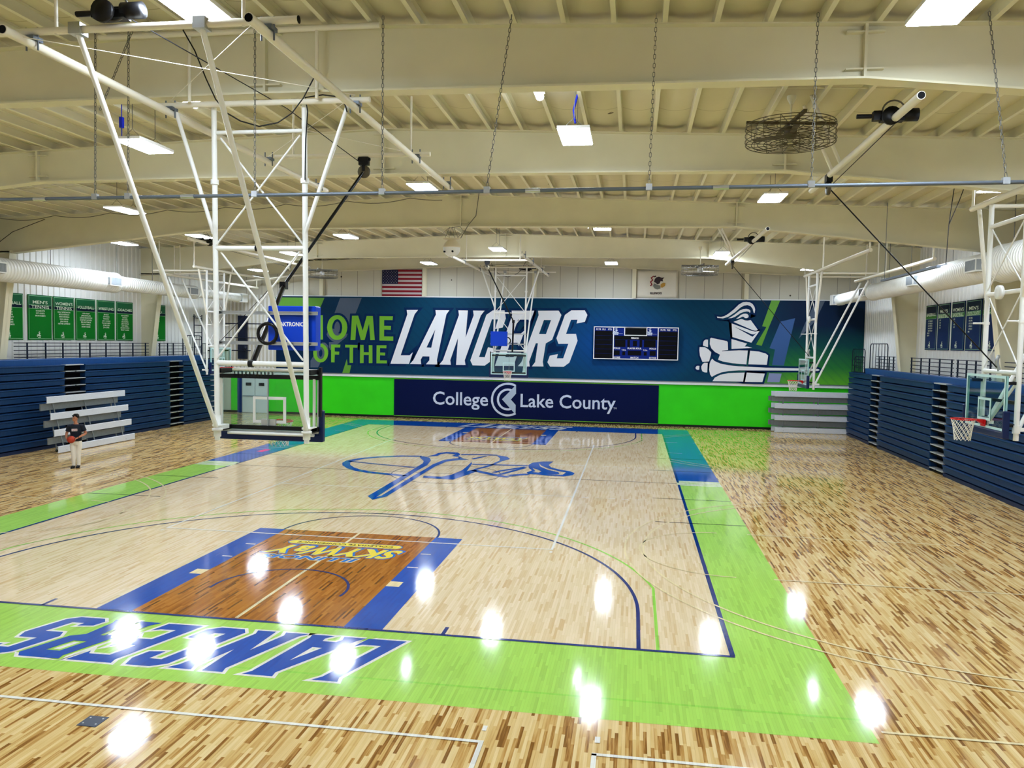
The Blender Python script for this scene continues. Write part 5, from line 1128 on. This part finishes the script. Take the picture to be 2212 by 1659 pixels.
    mapped('print_lettering', [fit_text('WPVM', -.100, .040, 1.265, .040, .02)], lambda u, v: (u, -.1425, v), M['flag_red'], sh_)
    b = MB(); limb(b, [((0, 0, .78), .165, .116), ((0, 0, .90), .172, .120), ((0, 0, .97), .160, .112)], 16)
    for s_, fx, fy in ((-1, -.074, -.02), (1, .068, .02)):
        limb(b, [((s_*.080, 0, .90), .098, .112), ((s_*.092, 0, .74), .095, .105), ((fx*1.0, fy-.02, .48), .074, .080), ((fx*1.0, fy, .28), .064, .070), ((fx, fy+.015, .12), .056, .062), ((fx, fy+.015, .075), .058, .064)], 14)
    pn = b.build('trousers', M['pants'], t); md = pn.modifiers.new('one_surface', 'REMESH'); md.mode = 'VOXEL'; md.voxel_size = .010; md.use_smooth_shade = True
    for fx, fy in ((-.074, -.02), (.068, .02)):
        b = MB(); limb(b, [((fx+.005, fy+.11, .045), .034, .040), ((fx, fy+.05, .052), .045, .048), ((fx-.02, fy-.05, .046), .048, .042), ((fx-.045, fy-.14, .036), .042, .030), ((fx-.055, fy-.175, .028), .024, .020)], 12)
        b.box((fx-.075, fy-.17, .0), (fx+.035, fy+.13, .012)); b.build('shoe', M['shoe'], t)
    b = MB(); ball(b, hc+Vector((.030, .030, .062)), .094, .096, .082, 16, 8)
    for k in range(26):
        a = random.uniform(0, 6.28); r = random.uniform(.03, .096); ball(b, hc+Vector((.026+r*math.cos(a), .026+r*math.sin(a), .132-r*r*6)), .032, .032, .03, 8, 5)
    b.build('hair', M['hair'], t)
    b = MB()
    for s_ in (-1, 1): b.ring(hp(.084, s_*.032, .012), .019, .0022, 'y', 14, 4)
    b.tube(hp(.084, -.013, .014), hp(.084, .013, .014), .002, 4); b.tube(hp(.084, .05, .016), hp(-.01, .083, .014), .002, 4); b.build('eyeglasses', M['black'], t)
    b = MB(); b.lathe([(-.012, .030), (.012, .030)], (.09, -.195, 1.045), 'x', 14); b.build('wristband', M['black'], t)
    t.location = (px, py, 0); t.rotation_euler = (0, 0, math.radians(33))
    bl = MB(); ball(bl, (0, 0, 0), .121, .121, .121, 28, 18)
    w = Matrix.Rotation(math.radians(33), 3, 'Z') @ Vector(HL)+Vector((px, py, 0))
    o = bl.build('basketball', M['ball']); o.location = w; tag(o, 'reddish-brown basketball held at the waist by the person on the left', 'ball')
    b = MB()
    for ax in 'xyz': b.ring((0, 0, 0), .1215, .0018, ax, 36, 4)
    b.ring((0, .065, 0), .103, .0018, 'y', 30, 4); b.ring((0, -.065, 0), .103, .0018, 'y', 30, 4)
    s = b.build('ball_seam', M['black'], None); s.parent = o
person()
